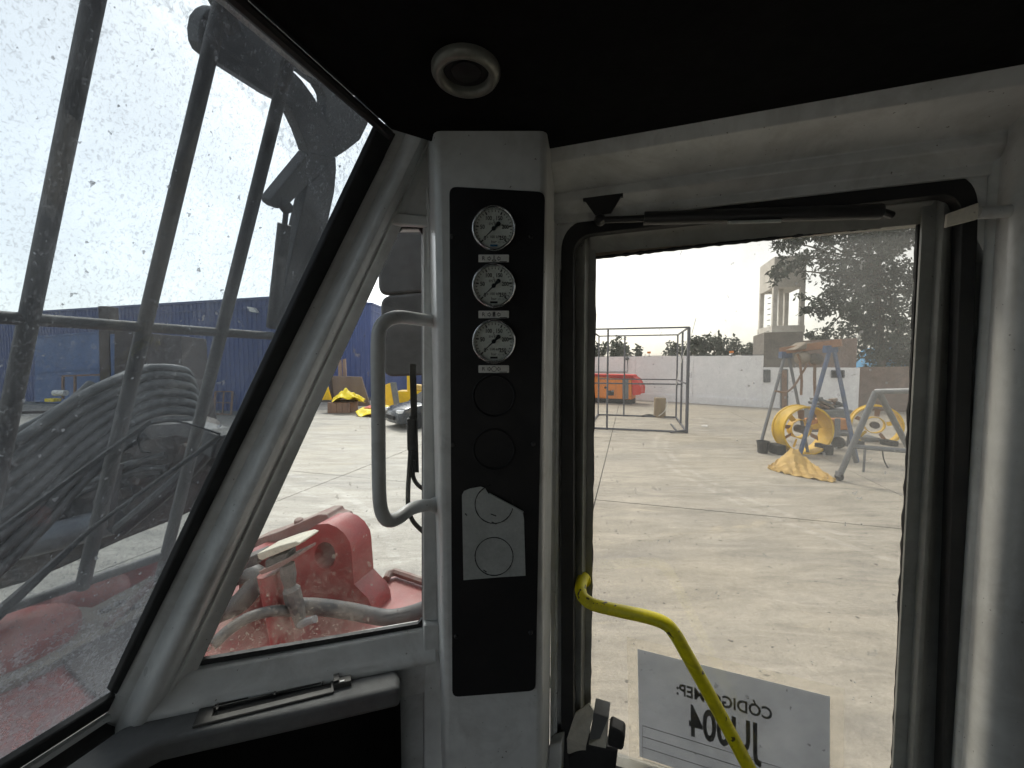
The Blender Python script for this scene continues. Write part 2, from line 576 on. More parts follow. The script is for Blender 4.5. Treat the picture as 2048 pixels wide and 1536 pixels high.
def circle3(p, q, r):
    a = p - r; b = q - r
    ab = a.cross(b)
    c = (a.length_squared * b - b.length_squared * a).cross(ab) / (2 * ab.length_squared) + r
    return c, (c - p).length

WC, WR = circle3(Wp(300, 0), Wp(475, 170), Wp(598, 350))
zof = lambda px, py, P: P(px, py).z

def wind_extra(nt, co):
    d = N(nt, "ShaderNodeVectorMath", operation='DISTANCE')
    nt.links.new(co, d.inputs[0]); d.inputs[1].default_value = WC
    outside = ramp_n(nt, d.outputs["Value"], WR, WR + .006)
    blot = ramp_n(nt, noise_n(nt, co, 130, 4, .65, .5), .47, .62)
    f = math_n(nt, 'MULTIPLY', outside, math_n(nt, 'ADD', math_n(nt, 'MULTIPLY', blot, .26), .05))
    sx = N(nt, "ShaderNodeSeparateXYZ"); nt.links.new(co, sx.inputs[0])
    low = ramp_n(nt, sx.outputs[2], EYE - .22, EYE - .62)
    mp = N(nt, "ShaderNodeMapping"); mp.inputs["Scale"].default_value = (6, 6, 1.2); mp.inputs["Rotation"].default_value = (0, rad(20), 0)
    nt.links.new(co, mp.inputs["Vector"])
    st = ramp_n(nt, noise_n(nt, mp.outputs[0], 9, 4, .65, .6), .2, .9)
    f = math_n(nt, 'ADD', f, math_n(nt, 'MULTIPLY', low, math_n(nt, 'MULTIPLY', st, .75)))
    return f

def quart_extra(nt, co):
    sx = N(nt, "ShaderNodeSeparateXYZ"); nt.links.new(co, sx.inputs[0])
    low = ramp_n(nt, sx.outputs[2], EYE - .25, EYE - .50)
    left = ramp_n(nt, sx.outputs[0], -.16, -.34)
    k = math_n(nt, 'MULTIPLY', low, left)
    sp = ramp_n(nt, noise_n(nt, co, 210, 3, .6, .7), .56, .66)
    pt = ramp_n(nt, noise_n(nt, co, 18, 4, .6), .40, .66)
    f = math_n(nt, 'MULTIPLY', k, math_n(nt, 'ADD', math_n(nt, 'MULTIPLY', sp, .5), math_n(nt, 'MULTIPLY', pt, .48)))
    return f

def door_extra(nt, co):
    sx = N(nt, "ShaderNodeSeparateXYZ"); nt.links.new(co, sx.inputs[0])
    right = ramp_n(nt, sx.outputs[0], .26, .62)
    high = ramp_n(nt, sx.outputs[2], EYE - .40, EYE - .05)
    pt = math_n(nt, 'ADD', math_n(nt, 'MULTIPLY', ramp_n(nt, noise_n(nt, co, 6, 5, .6), .3, .7), .5), .5)
    f = math_n(nt, 'MULTIPLY', math_n(nt, 'MULTIPLY', right, math_n(nt, 'ADD', math_n(nt, 'MULTIPLY', high, .75), .25)), math_n(nt, 'MULTIPLY', pt, .22))
    return f

m_wind = glass("windshield_dusty", .185, .25, 330, tint=(.46, .50, .52), dustc=(.18, .195, .21), extra=wind_extra, speckband=(.52, .66))
m_quart = glass("side_glass_dusty", .03, .14, 190, tint=(.97, .985, .97), dustc=(.32, .285, .235), extra=quart_extra, speckband=(.70, .74))
m_door = glass("door_glass_dusty", .17, .12, 220, tint=(.84, .79, .705), dustc=(.34, .33, .305), extra=door_extra, speckband=(.72, .76))

def paper_mat():
    m, nt, out = nodes_of("sign_paper")
    co = pos_n(nt)
    col = mix_c(nt, ramp_n(nt, noise_n(nt, co, 12, 5, .6), .35, .65), (.74, .77, .82), (.67, .70, .75))
    df = N(nt, "ShaderNodeBsdfDiffuse"); tl = N(nt, "ShaderNodeBsdfTranslucent")
    nt.links.new(col, df.inputs[0]); nt.links.new(col, tl.inputs[0])
    mx = N(nt, "ShaderNodeMixShader"); mx.inputs[0].default_value = .5
    nt.links.new(df.outputs[0], mx.inputs[1]); nt.links.new(tl.outputs[0], mx.inputs[2])
    nt.links.new(mx.outputs[0], out.inputs["Surface"])
    return m
m_paper = paper_mat()

def film_mat():
    m, nt, out = nodes_of("plastic_sleeve")
    tr = N(nt, "ShaderNodeBsdfTransparent"); tr.inputs[0].default_value = (.95, .945, .93, 1)
    df = N(nt, "ShaderNodeBsdfTranslucent"); df.inputs[0].default_value = (.7, .66, .58, 1)
    mx = N(nt, "ShaderNodeMixShader"); mx.inputs[0].default_value = .10
    nt.links.new(tr.outputs[0], mx.inputs[1]); nt.links.new(df.outputs[0], mx.inputs[2])
    nt.links.new(mx.outputs[0], out.inputs["Surface"])
    return m
m_film = film_mat()
m_tint = film_mat()

def ink_print():
    m, nt, out = nodes_of("print_through")
    df = N(nt, "ShaderNodeBsdfDiffuse"); df.inputs[0].default_value = (.25, .255, .265, 1)
    tl = N(nt, "ShaderNodeBsdfTranslucent"); tl.inputs[0].default_value = (.29, .295, .31, 1)
    mx = N(nt, "ShaderNodeMixShader"); mx.inputs[0].default_value = .6
    nt.links.new(df.outputs[0], mx.inputs[1]); nt.links.new(tl.outputs[0], mx.inputs[2])
    nt.links.new(mx.outputs[0], out.inputs["Surface"])
    return m
m_print = ink_print()

# ================================================================== GROUND
gb = MB(); gb.abox(-400, 400, -400, 600, -.5, -.012)
ground = struct(build("ground", gb, m_dark, smooth=0))
U = V((.9596, -.2813, 0)); Vv = V((.2813, .9596, 0))
slab_u, slab_v, gap = 5.72, 6.4, .022
sl = MB(); sl.abox(-(slab_u - gap) / 2, (slab_u - gap) / 2, -(slab_v - gap) / 2, (slab_v - gap) / 2, -.012, 0)
slab_me = None
for i in range(-6, 8):
    for j in range(-3, 9):
        c = U * (-6.3 + slab_u * (i + .5)) + Vv * (7.6 + slab_v * (j + .5))
        if slab_me is None:
            o = build("concrete_slab", sl, m_conc, parent=ground, smooth=0)
            slab_me = o.data
            bpy.data.objects.remove(o)
            lo_ = wloc(ground)
            for vv_ in slab_me.vertices:
                vv_.co += lo_
        o = bpy.data.objects.new("concrete_slab", slab_me)
        COL.objects.link(o); o.parent = ground
        o.location = c - wloc(ground) + V((0, 0, rng.uniform(-.003, .003)))
        o.rotation_euler = (0, 0, math.atan2(U.y, U.x))
far = MB()
far.abox(-400, 400, 66, 600, -.012, -.001)
build("far_yard", far, m_conc, parent=ground, smooth=0)

# ================================================================== CAB
cab = thing("operator_cab", "grey-white operator cab of a drilling machine, seen from the inside", "cab", cabpt(0, 0, -1.2))
ZC = .35
ZF = -1.15
z_ceil = EYE + ZC

def Cz(px, py):
    return Zp(px, py, z_ceil)
c1, c2, c3, c4 = Cz(480, -10), Cz(780, 265), Cz(880, 295), Cz(1095, 305)
ceil = MB()
cl_pts = [c4, c4 - AF * 1.75, c4 - AF * 1.75 - AR * 1.85, c2 - AR * 1.75, c2, c3]
ceil.prism(cl_pts, V((0, 0, .16)))
build("headliner", ceil, m_ceil, cab, smooth=0, bevel=.012)
rtop = c2 + (Wp(780, 265) - c2) * 1.0
rf = MB(); rf.prism([c4 + AR * .30 + AF * .05 + V((0, 0, .165)), c4 - AF * 1.85 + AR * .3 + V((0, 0, .165)), c4 - AF * 1.85 - AR * 1.9 + V((0, 0, .165)), c2 + AF * .22 - AR * 1.75 + V((0, 0, .165)), c2 + AF * .22 + AR * .05 + V((0, 0, .165)), c3 + AR * .25 + AF * .12 + V((0, 0, .165))], V((0, 0, .05)))
build("roof", rf, m_white, cab, smooth=0, bevel=.01)
# black edge trim along the windshield top
tr = MB(); tr.tube([c2 + V((0, 0, -.004)), c2 - AR * 1.7 + V((0, 0, -.004))], .007, 8)
build("roof_edge_trim", tr, m_rubber, cab)

# header beam above the door, profile in (b, z), run along the machine's length
B0 = .79
a_left = apx(1104, B0)
a_right = -1.25
zl = (Bp(1500, 350, .775) - CAMP).z
zs = (Bp(1500, 400, .80) - CAMP).z
zs0 = (Bp(1500, 383, .795) - CAMP).z
bc4 = (c4 - CAMP).dot(AR)
prof = [(bc4 - .01, ZC + .02), (bc4 + .012, ZC - .012), (.772, zl + .013), (.771, zl + .004), (.772, zl - .004), (.781, zl - .009), (.789, zs0 + .006), (.797, zs0), (.797, zs - .004), (.90, zs - .004), (.90, ZC + .14)]
hd = MB(); hd.prism([cabpt(a_left, b, z) for b, z in prof], AF * (a_right - a_left))
build("door_header", hd, m_white, cab, smooth=50, bevel=.002)

# corner pillar that carries the gauge panel
YPF = .655
LEAN = .035     # the pillar leans towards the cab at the top
def pil(px, y, z):
    p = Yp(px, 725, y)
    return V((p.x, p.y - LEAN * (z + .5), EYE + z))
foot = [(880, YPF), (1088, YPF), (1104, .80), (1104, .93), (866, .86), (866, .742)]
rows = []
for z in (ZF, -.6, 0, ZC + .03):
    rows.append([pil(px, y, z) for px, y in foot])
pl = MB(); pl.loft(rows, True)
build("gauge_pillar", pl, m_white, cab, smooth=30, bevel=.010, bseg=3)
# weld beads down the pillar's left edge
for z0, z1 in ((-.62, -.30), (-.12, .10), (.16, .30)):
    wb = MB(); pts = []
    for k in range(26):
        z = z0 + (z1 - z0) * k / 25
        p = pil(867, .738, z); pts.append(p + V((rng.uniform(-.001, .001), -.004, 0)))
    wb.tube(pts, [.0035 + rng.uniform(-.001, .0012) for _ in pts], 6)
    build("weld_bead", wb, m_white, cab)

# gauge panel
def pan(px, py, off=0.0):
    n = V((0, -1, -LEAN)).normalized()
    p0 = V((0, YPF - LEAN * .5, EYE)) + n * off
    return hit(px, py, p0, n)
PN = V((0, -1, -LEAN)).normalized()
PX = V((1, 0, 0)); PUP = PN.cross(PX) * -1
if PUP.z < 0: PUP = -PUP

def rounded(p00, p10, p11, p01, r=.08, n=5):
    """rounded quad between four corner points (r as fraction of the shorter edge)"""
    c = [p00, p10, p11, p01]; out = []
    m = min((c[(i + 1) % 4] - c[i]).length for i in range(4)) * r
    for i in range(4):
        p = c[i]; a = (c[i - 1] - p).normalized() * m; b = (c[(i + 1) % 4] - p).normalized() * m
        for k in range(n + 1):
            t = k / n
            out.append(p + a * (1 - t) ** 2 + b * t ** 2)
    return out

panel = thing("gauge_panel", "tall black instrument panel on the corner pillar with three gauges", "instrument panel", pan(988, 1390))
pp = MB(); pp.prism(rounded(pan(899, 374), pan(1090, 385), pan(1071, 1379), pan(905, 1392), .085), PN * .003)
build("plate", pp, m_black, panel, smooth=0, bevel=.001)
for (x, y) in ((905, 474), (907, 889), (1066, 887), (1061, 1262), (913, 1270), (1062, 474)):
    s = MB(); s.lathe([(.0001, .0062), (.0022, .006), (.0036, .0045), (.004, .0031)], pan(x, y), PN, 12)
    build("screw", s, m_blacksteel, panel)
for y in (791, 897):
    s = MB(); s.lathe([(.0340, .0031), (.0345, .0045), (.033, .0052), (.0315, .0045), (.031, .0034), (.0001, .0034)], pan(988, y), PN, 40)
    build("blanking_plug", s, m_black, panel)

# label plates with their symbols
def plate_label(yc, sym, lab):
    t = thing("label_plate", lab, "label", pan(988, yc, .003), "symbol plates under the gauges")
    b = MB(); b.prism(rounded(pan(957, yc - 7.5, .0031), pan(1018, yc - 7.5, .0031), pan(1018, yc + 7.5, .0031), pan(957, yc + 7.5, .0031), .12, 3), PN * .0012)
    build("plate", b, m_dial, t, smooth=0)
    s = (pan(989, yc) - pan(988, yc)).length
    text_mesh("letter", "R", .0085, pan(967, yc, .0046), PX, PUP, m_ink, t, .0003)
    def at(dx, dy):
        return pan(988 + dx, yc + dy, .0045)
    def stroke(pts, wd, nm):
        q = MB()
        for a_, b_ in zip(pts[:-1], pts[1:]):
            q.bar(at(*a_), at(*b_), wd * s, .0005, PN)
        build(nm, q, m_ink, t, smooth=0)
    for sg in (-1, 1):
        k = sg
        stroke([(k * 12.5, -2), (k * 9.5, -2), (k * 9.5, -4), (k * 6, 0), (k * 9.5, 4), (k * 9.5, 2), (k * 12.5, 2), (k * 12.5, -2)], .9, "arrow")
    if sym == 0:
        stroke([(0, -6), (0, 2)], 1.6, "symbol"); stroke([(-4, 3), (4, 3), (2.5, 5.5), (-2.5, 5.5), (-4, 3)], 1.2, "symbol")
    elif sym == 1:
        stroke([(-3, -4.5), (3, -4.5), (-3, -2), (3, -2), (-3, .5), (3, .5), (-3, 3), (3, 3)], 1.1, "symbol"); stroke([(0, -6), (0, 5.5)], 1.2, "symbol")
    else:
        stroke([(5 * math.cos(a), 5 * math.sin(a)) for a in [i * math.pi / 8 for i in range(17)]], .8, "symbol")
    stroke([(11, 6.2), (26, 6.2)], 1.3, "bar")
    return t
plate_label(517, 0, "small white plate with drill symbol under the top gauge")
plate_label(629, 1, "small white plate with coil symbol under the middle gauge")
plate_label(738, 2, "small white plate with circle symbol under the lowest gauge")

def gauge(yc, lab, blue):
    c = pan(988, yc, .003)
    t = thing("pressure_gauge", lab, "gauge", c, "pressure gauges in a column on the black panel")
    R = (pan(1031, yc) - pan(988, yc)).length
    b = MB(); b.lathe([(R * .97, .0), (R * 1.0, .004), (R * 1.0, .010), (R * .985, .0125), (R * .94, .0135), (R * .89, .012), (R * .865, .009), (R * .86, .005)], c, PN, 48, caps=False)
    build("bezel", b, m_steel, t, smooth=60)
    d = MB(); d.lathe([(R * .868, .0052), (.0001, .0053)], c, PN, 48)
    build("dial", d, m_dial, t)
    def at(ang, r, h=.0058):
        a = rad(ang)
        return c + (PX * math.sin(a) + PUP * math.cos(a)) * (R * r) + PN * h
    tk = MB()
    for k in range(26):
        ang = -135 + 270 * k / 25
        big = k % 5 == 0
        tk.bar(at(ang, .70 if big else .76), at(ang, .83), R * (.06 if big else .035), .0003, PN)
    build("tick_marks", tk, m_ink, t, smooth=0)
    for k, s in enumerate(("0", "50", "100", "150", "200", "250")):
        ang = -135 + 54 * k
        text_mesh("numeral", s, R * .26, at(ang, .53 if k not in (0, 5) else .58), PX, PUP, m_ink, t, .0003, sx=.82, bold=.02)
    text_mesh("lettering", "S", R * .19, c + PUP * R * .34 + PN * .0058, PX, PUP, m_ink, t, .0003)
    text_mesh("lettering", "EN 837", R * .15, c + PUP * R * .22 + PN * .0058, PX, PUP, m_ink, t, .0003)
    text_mesh("lettering", "x 100 kPa", R * .17, c - PUP * R * .36 + PN * .0058, PX, PUP, m_ink, t, .0003)
    text_mesh("lettering", "bar", R * .19, c - PUP * R * .58 + PN * .0058, PX, PUP, m_ink, t, .0003)
    text_mesh("lettering", "Cl. 1,6", R * .11, c - PUP * R * .60 + PX * R * .34 + PN * .0058, PX, PUP, m_ink, t, .0003)
    mk = MB(); mk.box(c - PUP * R * .74 + PN * .0058, PX * R * .17, PUP * R * .045, PN * .0003)
    build("maker_mark", mk, m_inkblue if blue else m_ink, t, smooth=0)
    nd = MB()
    a0 = -134
    tip = at(a0, .74, .0078); tail = at(a0 + 180, .30, .0078)
    side = (tip - tail).normalized().cross(PN)
    nd.prism([tip, c + PN * .0078 + side * R * .035, tail + side * R * .085, tail - side * R * .085, c + PN * .0078 - side * R * .035], PN * .0008)
    nd.lathe([(R * .10, .0076), (R * .10, .0092), (.0001, .0096)], c, PN, 20)
    nd.lathe([(R * .10, .0076), (R * .10, .0088), (.0001, .0089)], tail - PN * .0078, PN, 20)
    build("needle", nd, m_ink, t)
    gl = MB(); gl.lathe([(R * .862, .0104), (R * .862, .0110), (.0001, .0111)], c, PN, 32)
    build("glass", gl, m_clear, t)
    return t
gauge(460, "topmost pressure gauge, with a blue maker's mark on its dial", True)
gauge(573, "middle pressure gauge, between the drill and coil symbol plates", False)
gauge(683, "lowest pressure gauge, just above the circle symbol plate", False)

# peeled sticker
st = thing("peeled_sticker", "torn white sticker covering two round blanks low on the black panel", "sticker", pan(988, 1160))
sp_ = [(924, 990), (928, 982), (940, 977), (961, 973), (970, 976), (975, 984), (980, 992), (1000, 1003), (1046, 1027), (1048, 1038), (1051, 1151), (1000, 1154), (927, 1160)]
s = MB(); s.prism([pan(x, y, .0054) for x, y in sp_], PN * .0006)
build("sheet", s, m_sticker, st, smooth=0)
fl = MB(); fl.tube([pan(978, 988, .0068), pan(1000, 1000, .0075), pan(1046, 1025, .0068)], .0022, 8)
build("curled_edge", fl, m_sticker, st)
for cx, cy, a0, a1 in ((988, 1009, 100, 385), (988, 1113, 0, 360)):
    r_ = MB()
    pts = [pan(cx + 38 * math.cos(rad(a)), cy - 38 * math.sin(rad(a)), .0062) for a in range(a0, a1 + 1, 8)]
    r_.tube(pts, [.0005 + rng.random() * .0005 for _ in pts], 5)
    build("worn_ring", r_, m_ink, st)
for x, y, l in ((987, 1030, 11), (970, 1142, 6), (988, 1046, 10), (932, 1029, 3)):
    q = MB(); q.bar(pan(x - l / 2, y - 2, .0062), pan(x + l / 2, y + 2, .0062), .0016, .0005, PN)
    build("scuff", q, m_ink, st, smooth=0)

# quarter window on plane Q : stiles, rail, upper panel
def qdepth(pts, off, thick):
    mb = MB(); mb.prism([Qp(x, y, off) for x, y in pts], QN * thick); return mb
b_ = qdepth([(846, 452), (876, 452), (876, 1262), (846, 1262)], -.012, .04)
build("window_stile", b_, m_white, cab, smooth=0, bevel=.003)
b_ = qdepth([(770, 170), (885, 170), (885, 452), (770, 452)], -.006, .035)
build("upper_corner_plate", b_, m_white, cab, smooth=0)
b_ = qdepth([(778, 424), (868, 432), (868, 454), (772, 447)], -.016, .012)
build("upper_window_rail", b_, m_white, cab, smooth=0, bevel=.003)
# lower rail: profile (offset from glass plane, z) run along the window
zq = lambda py: (Qp(600, py, 0) - CAMP).z
prof = [(.02, zq(1296)), (-.006, zq(1298)), (-.010, zq(1303)), (-.016, zq(1318)), (-.028, zq(1330) - .002), (-.034, zq(1342)), (-.034, zq(1352)), (-.026, zq(1362)), (-.024, zq(1420)), (.03, zq(1420))]
qa = Qp(300, 1340, 0); qb = Qp(869, 1245, 0)
start = V((qa.x, qa.y, 0)); vec = V((qb.x - qa.x, qb.y - qa.y, 0))
lr = MB(); lr.prism([start + QN * o_ + V((0, 0, EYE + z)) for o_, z in prof], vec)
build("lower_window_rail", lr, m_white, cab, smooth=50, bevel=.002)
bd = MB()
for k in range(7):
    p = Qp(545 + 45 * k + rng.uniform(-12, 12), 1360 - 7.5 * k, -.030)
    bd.lathe([(.003, -.001), (.002, .003), (.0001, .004)], p, -QN, 8)
sealq = MB()
rq = lambda pts, off: [Qp(x, y, off) for x, y in pts]
outer = [(392, 1333), (842, 1256), (851, 1245), (851, 462), (845, 447), (800, 447), (785, 460)]
inner = [(404, 1320), (836, 1248), (844, 1238), (844, 470), (838, 456), (806, 456), (796, 466)]
sealq.ring(rq(outer, -.001), rq(inner, -.001), QN * .008)
build("side_window_seal", sealq, m_rubber, cab, smooth=0)
qg = MB(); qg.cur = 1
gp = [Qp(x, y, .004) for x, y in [(380, 1340), (860, 1262), (860, 440), (785, 440)]]
qg.prism(gp, QN * .005); qg.mi[0] = 1; qg.mi[1] = 0
build("side_window_glass", qg, [m_quart, m_clear], cab, smooth=0, recalc=False)
# glass maker's print low in the corner of the side window
for k, (s_, dy) in enumerate((("o", -8), ("LAMINATED SAFETY", 0), ("AS2 M-42", 7))):
    text_mesh("glass_print", s_, .0055, Qp(795, 1228 + dy, .002), QD, ZUP, m_ink, cab, .0002)

# windshield pillar: lofted section along its length
def pline(p0, p1, t):
    return (p0[0] + (p1[0] - p0[0]) * t, p0[1] + (p1[1] - p0[1]) * t)
L0, L1 = (186, 1478), (860, 125)       # left edge (windshield side)
R0, R1 = (322, 1498), (903, 235)       # right edge (side window)
rows = []
secs = [(0.0, .000), (.10, .004), (.22, .002), (.28, .010), (.38, .026), (.48, .034), (.58, .034), (.66, .026), (.74, .012), (.78, .014), (.80, .010), (.88, .004), (1.0, .000)]
for k in range(13):
    t = k / 12
    lx = pline(L0, L1, t); rx = pline(R0, R1, t)
    row = []
    for s_, bulge in secs:
        px = lx[0] + (rx[0] - lx[0]) * s_; py = lx[1] + (rx[1] - lx[1]) * s_
        off = -.004 - bulge
        row.append(Qp(px, py, off))
    row.append(Qp(rx[0], rx[1], .02)); row.append(Qp(lx[0], lx[1], .02))
    rows.append(row)
ap = MB(); ap.loft(rows, True)
build("windshield_pillar", ap, m_white, cab, smooth=55)
# windshield rubber seal and glass
sl_ = MB()
o0, o1 = (236, 1392), (772, 258)
for (x0, y0), (x1, y1), wd in ((o0, o1, 26),):
    pts_o = [Wp(x0 + 26, y0 + 10, -.006), Wp(x1 + 34, y1 + 14, -.006)]
    pts_i = [Wp(x1 - 14, y1 - 4, -.006), Wp(x0 - 14, y0 - 6, -.006)]
    sl_.prism(pts_o + pts_i, WN * .014)
bl = (Wp(236, 1392) - CAMP).z
wcorner = Wp(236, 1392)
def wline(zoff, back, off):
    """line parallel to the windshield foot"""
    p = wcorner + WN * off
    up = AR.cross(WN); up = up if up.z > 0 else -up
    p = p + up * zoff
    return p
upW = AR.cross(WN); upW = upW if upW.z > 0 else -upW
ext = -AR * 1.55
sl_.prism([wcorner + upW * .012 - WN * .006, wcorner - upW * .014 - WN * .006, wcorner - upW * .014 + WN * .008, wcorner + upW * .012 + WN * .008], ext)
build("windshield_seal", sl_, m_rubber, cab, smooth=0, bevel=.003)
wg = MB(); wg.cur = 1
top = Wp(775, 258) + upW * .04
gpts = [wcorner - upW * .01 + AR * .02, top + AR * .02, top + ext, wcorner - upW * .01 + ext]
wg.prism([p + WN * .000 for p in gpts], WN * .006); wg.mi[1] = 0; wg.mi[0] = 1
build("windshield_glass", wg, [m_wind, m_clear], cab, smooth=0, recalc=False)
# sill under the windshield
sb = MB()
c0 = wcorner - upW * .014
sb.prism([c0 - WN * .006, c0 - WN * .012, c0 - WN * .014 - ZUP * .006, c0 - WN * .006 - ZUP * .008], ext)
build("sill_trim", sb, m_white, cab, smooth=0)
sb = MB()
sb.prism([c0 - ZUP * .010 + AF * .02, c0 - ZUP * .010 - AF * .004, c0 - ZUP * .030 - AF * .016, c0 - ZUP * .040 - AF * .034, c0 - ZUP * .12 - AF * .034, c0 - ZUP * .12 + AF * .02], ext)
build("windshield_sill", sb, m_vent, cab, smooth=0, bevel=.004)

# dash ledge
zd = -.537
def Dz(px, py):
    return Zp(px, py, EYE + zd)
dpts = [(800, 1352), (800, 1376), (640, 1412), (480, 1447), (392, 1466), (320, 1482), (285, 1500), (225, 1538)]
front = [Dz(x, y) for x, y in dpts]
back = [Dz(245, 1452) - AR * .9, Dz(245, 1452), Dz(330, 1425), Dz(440, 1408), Dz(790, 1336)]
dd = MB(); dd.prism(front + [front[-1] - AR * .8] + back, V((0, 0, -.034)))
build("dash_ledge", dd, m_dash, cab, smooth=40, bevel=.008, bseg=4)
ctr = sum(back, V((0, 0, 0))) / len(back)
dd = MB(); dd.prism([p + (QN * .022) + V((0, 0, -.034)) for p in front] + [front[-1] - AR * .8 + QN * .02 + V((0, 0, -.034))] + [p + V((0, 0, -.034)) for p in back], V((0, 0, -.5)))
build("shaded_kick_panel", dd, m_ceil, cab, smooth=0)  # near-black colour puts the shade under the ledge into the panel
# air vent on the ledge
vt = thing("air_vent", "long narrow louvred air vent on the grey dash ledge", "vent", Dz(560, 1410))
up_ = V((0, 0, .004))
def vq(pts, h0, h1):
    mb = MB(); mb.prism([Dz(x, y) + V((0, 0, h0)) for x, y in pts], V((0, 0, h1 - h0))); return mb
vo = [(388, 1452), (404, 1412), (655, 1353), (702, 1346), (703, 1371), (540, 1412), (400, 1449)]
vf = MB()
vf.ring([Dz(x, y) + V((0, 0, -.002)) for x, y in [(384, 1458), (404, 1408), (664, 1347), (668, 1388)]],
        [Dz(x, y) + V((0, 0, -.002)) for x, y in [(424, 1437), (434, 1409), (659, 1355), (662, 1379)]], V((0, 0, .006)))
build("frame", vf, m_vent, vt, smooth=0, bevel=.0015)
build("dark_slot", vq([(424, 1437), (434, 1409), (659, 1355), (662, 1379)], -.0015, .0012), m_dark, vt, smooth=0)
for fr in (.35, .68):
    p0 = Dz(424 + 10 * (1 - fr), 1428 - 17 * (1 - fr)); p1 = Dz(661 - 1 * (1 - fr), 1371 - 15 * (1 - fr))
    l_ = MB(); l_.bar(p0 + V((0, 0, .005)), p1 + V((0, 0, .005)), .0022, .003)
    build("louvre", l_, m_vent, vt, smooth=0)
for x, y in ((437, 1420), (552, 1390), (648, 1367)):
    l_ = MB(); l_.bar(Dz(x, y - 9) + V((0, 0, .006)), Dz(x - 3, y + 8) + V((0, 0, .006)), .0025, .003)
    build("louvre_bar", l_, m_vent, vt, smooth=0)
build("control_plate", vq([(666, 1352), (700, 1345), (703, 1371), (668, 1380)], -.001, .009), m_vent, vt, smooth=0, bevel=.001)
th = MB(); th.bar(Dz(672, 1357) + V((0, 0, .010)), Dz(673, 1376) + V((0, 0, .010)), .008, .006)
build("thumb_wheel", th, m_rubber, vt, smooth=0)
mk = MB(); mk.bar(Dz(680, 1374) + V((0, 0, .0095)), Dz(689, 1372) + V((0, 0, .0095)), .003, .0012)
build("white_mark", mk, m_ledw, vt, smooth=0)
# front kick panel post to the right of the dash and lower jamb
kp = MB(); kp.prism([Qp(848, 1250, -.026), Qp(888, 1250, -.026), Qp(888, 1640, -.026), Qp(848, 1640, -.026)], QN * .03)
build("lower_post", kp, m_white, cab, smooth=0, bevel=.003)
# red knob down in the dark
rk = thing("push_button", "red push button in the dark below the dash", "button", Yp(708, 1572, .52))
k_ = MB(); k_.lathe([(.016, -.03), (.016, -.002), (.013, .004), (.006, .0075), (.0001, .0085)], Yp(708, 1565, .52), V((0, -.25, 1)), 20)
build("knob_cap", k_, M("knob_red", (.55, .05, .03), None, 9, .4), rk)
k_ = MB(); k_.lathe([(.026, -.06), (.026, -.028), (.017, -.024)], Yp(708, 1565, .52), V((0, -.25, 1)), 20)
build("knob_collar", k_, m_blacksteel, rk)
kb_ = Yp(708, 1565, .52) + V((0, .018, -.06))
k_ = MB(); k_.tube([kb_, V((kb_.x, kb_.y + .02, EYE + ZF))], .02, 12)
build("knob_stem", k_, m_blacksteel, rk)

# ------------------------------------------------------------------ door opening and door
def vprof(pts, z0, z1):
    mb = MB(); mb.prism([cabpt(apx(px, b), b, z0) for px, b in pts], V((0, 0, z1 - z0))); return mb
Z0 = -.95
build("hinge_jamb", vprof([(1104, .785), (1112, .80), (1119, .802), (1119, .8265), (1140, .8265), (1140, .88), (1104, .88)], Z0, zs), m_white, cab, smooth=0, bevel=.002)
build("rear_door_post", vprof([(1936, .8265), (1951, .8265), (1953, .803), (1962, .796), (1974, .792), (1980, .784), (1990, .762), (2010, .742), (2040, .730), (2075, .726), (2115, .735), (2140, .76), (2150, .79), (2300, .79), (2300, .92), (1936, .92)], ZF, ZC + .14), m_white, cab, smooth=45)
# seal ring
def rcorner(p, a, b, r, n=9):
    """rounded corner p between directions to a and b, r in the same units"""
    p, a, b = V((*p, 0)), V((*a, 0)), V((*b, 0))
    u, v = (a - p).normalized() * r, (b - p).normalized() * r
    out = []
    for k in range(n + 1):
        t = k / n
        q = p + u * (1 - t) ** 2 + v * t ** 2
        out.append((q.x, q.y))
    return out
def loop_(bl, tl, tr, br, r1, r2):
    return [bl] + rcorner(tl, bl, tr, r1) + rcorner(tr, tl, br, r2) + [br]
So = loop_((1122, 1620), (1122, 444), (1960, 339), (1912, 1700), 62, 82)
Si = loop_((1147, 1620), (1147, 471), (1926, 385), (1880, 1700), 42, 52)
sr = MB(); sr.ring([Bp(x, y, .803) for x, y in So], [Bp(x, y, .803) for x, y in Si], AR * .022)
build("door_seal", sr, m_rubber, cab, smooth=0, bevel=.004)

for pts in ([(1100, 405), (1240, 405), (1200, 445), (1160, 458), (1140, 480), (1132, 530), (1100, 560)], [(1850, 330), (1975, 320), (1975, 520), (1950, 470), (1940, 410), (1900, 370)]):
    gm = MB(); gm.prism([Bp(x, y, .8045) for x, y in pts], AR * .02)
    build("corner_gusset", gm, m_white, cab, smooth=0)
door = thing("cab_door", "grey steel cab door with one tall dusty window", "door", cabpt(apx(1500, .84), .84, -.95))
zt1 = (Bp(1500, 476, .835) - CAMP).z       # top of visible glass
zt0 = (Bp(1500, 415, .834) - CAMP).z
build("rear_stile", vprof([(1826, .850), (1826, .838), (1830, .835), (1856, .834), (1864, .826), (1871, .822), (1878, .822), (1884, .828), (1890, .836), (1922, .837), (1922, .87), (1826, .87)], Z0, zt0), m_doorp, door, smooth=50)
build("front_stile", vprof([(1141, .836), (1158, .834), (1163, .828), (1168, .828), (1172, .838), (1176, .846), (1189, .847), (1189, .87), (1141, .87)], Z0, zt0), m_doorp, door, smooth=50)
tp = MB()
pr = [(.838, zt0), (.836, zt0 - .012), (.828, zt0 - .018), (.828, zt0 - .024), (.838, zt0 - .030), (.844, zt1 + .012), (.850, zt1 + .002), (.87, zt1 + .002), (.87, zt0)]
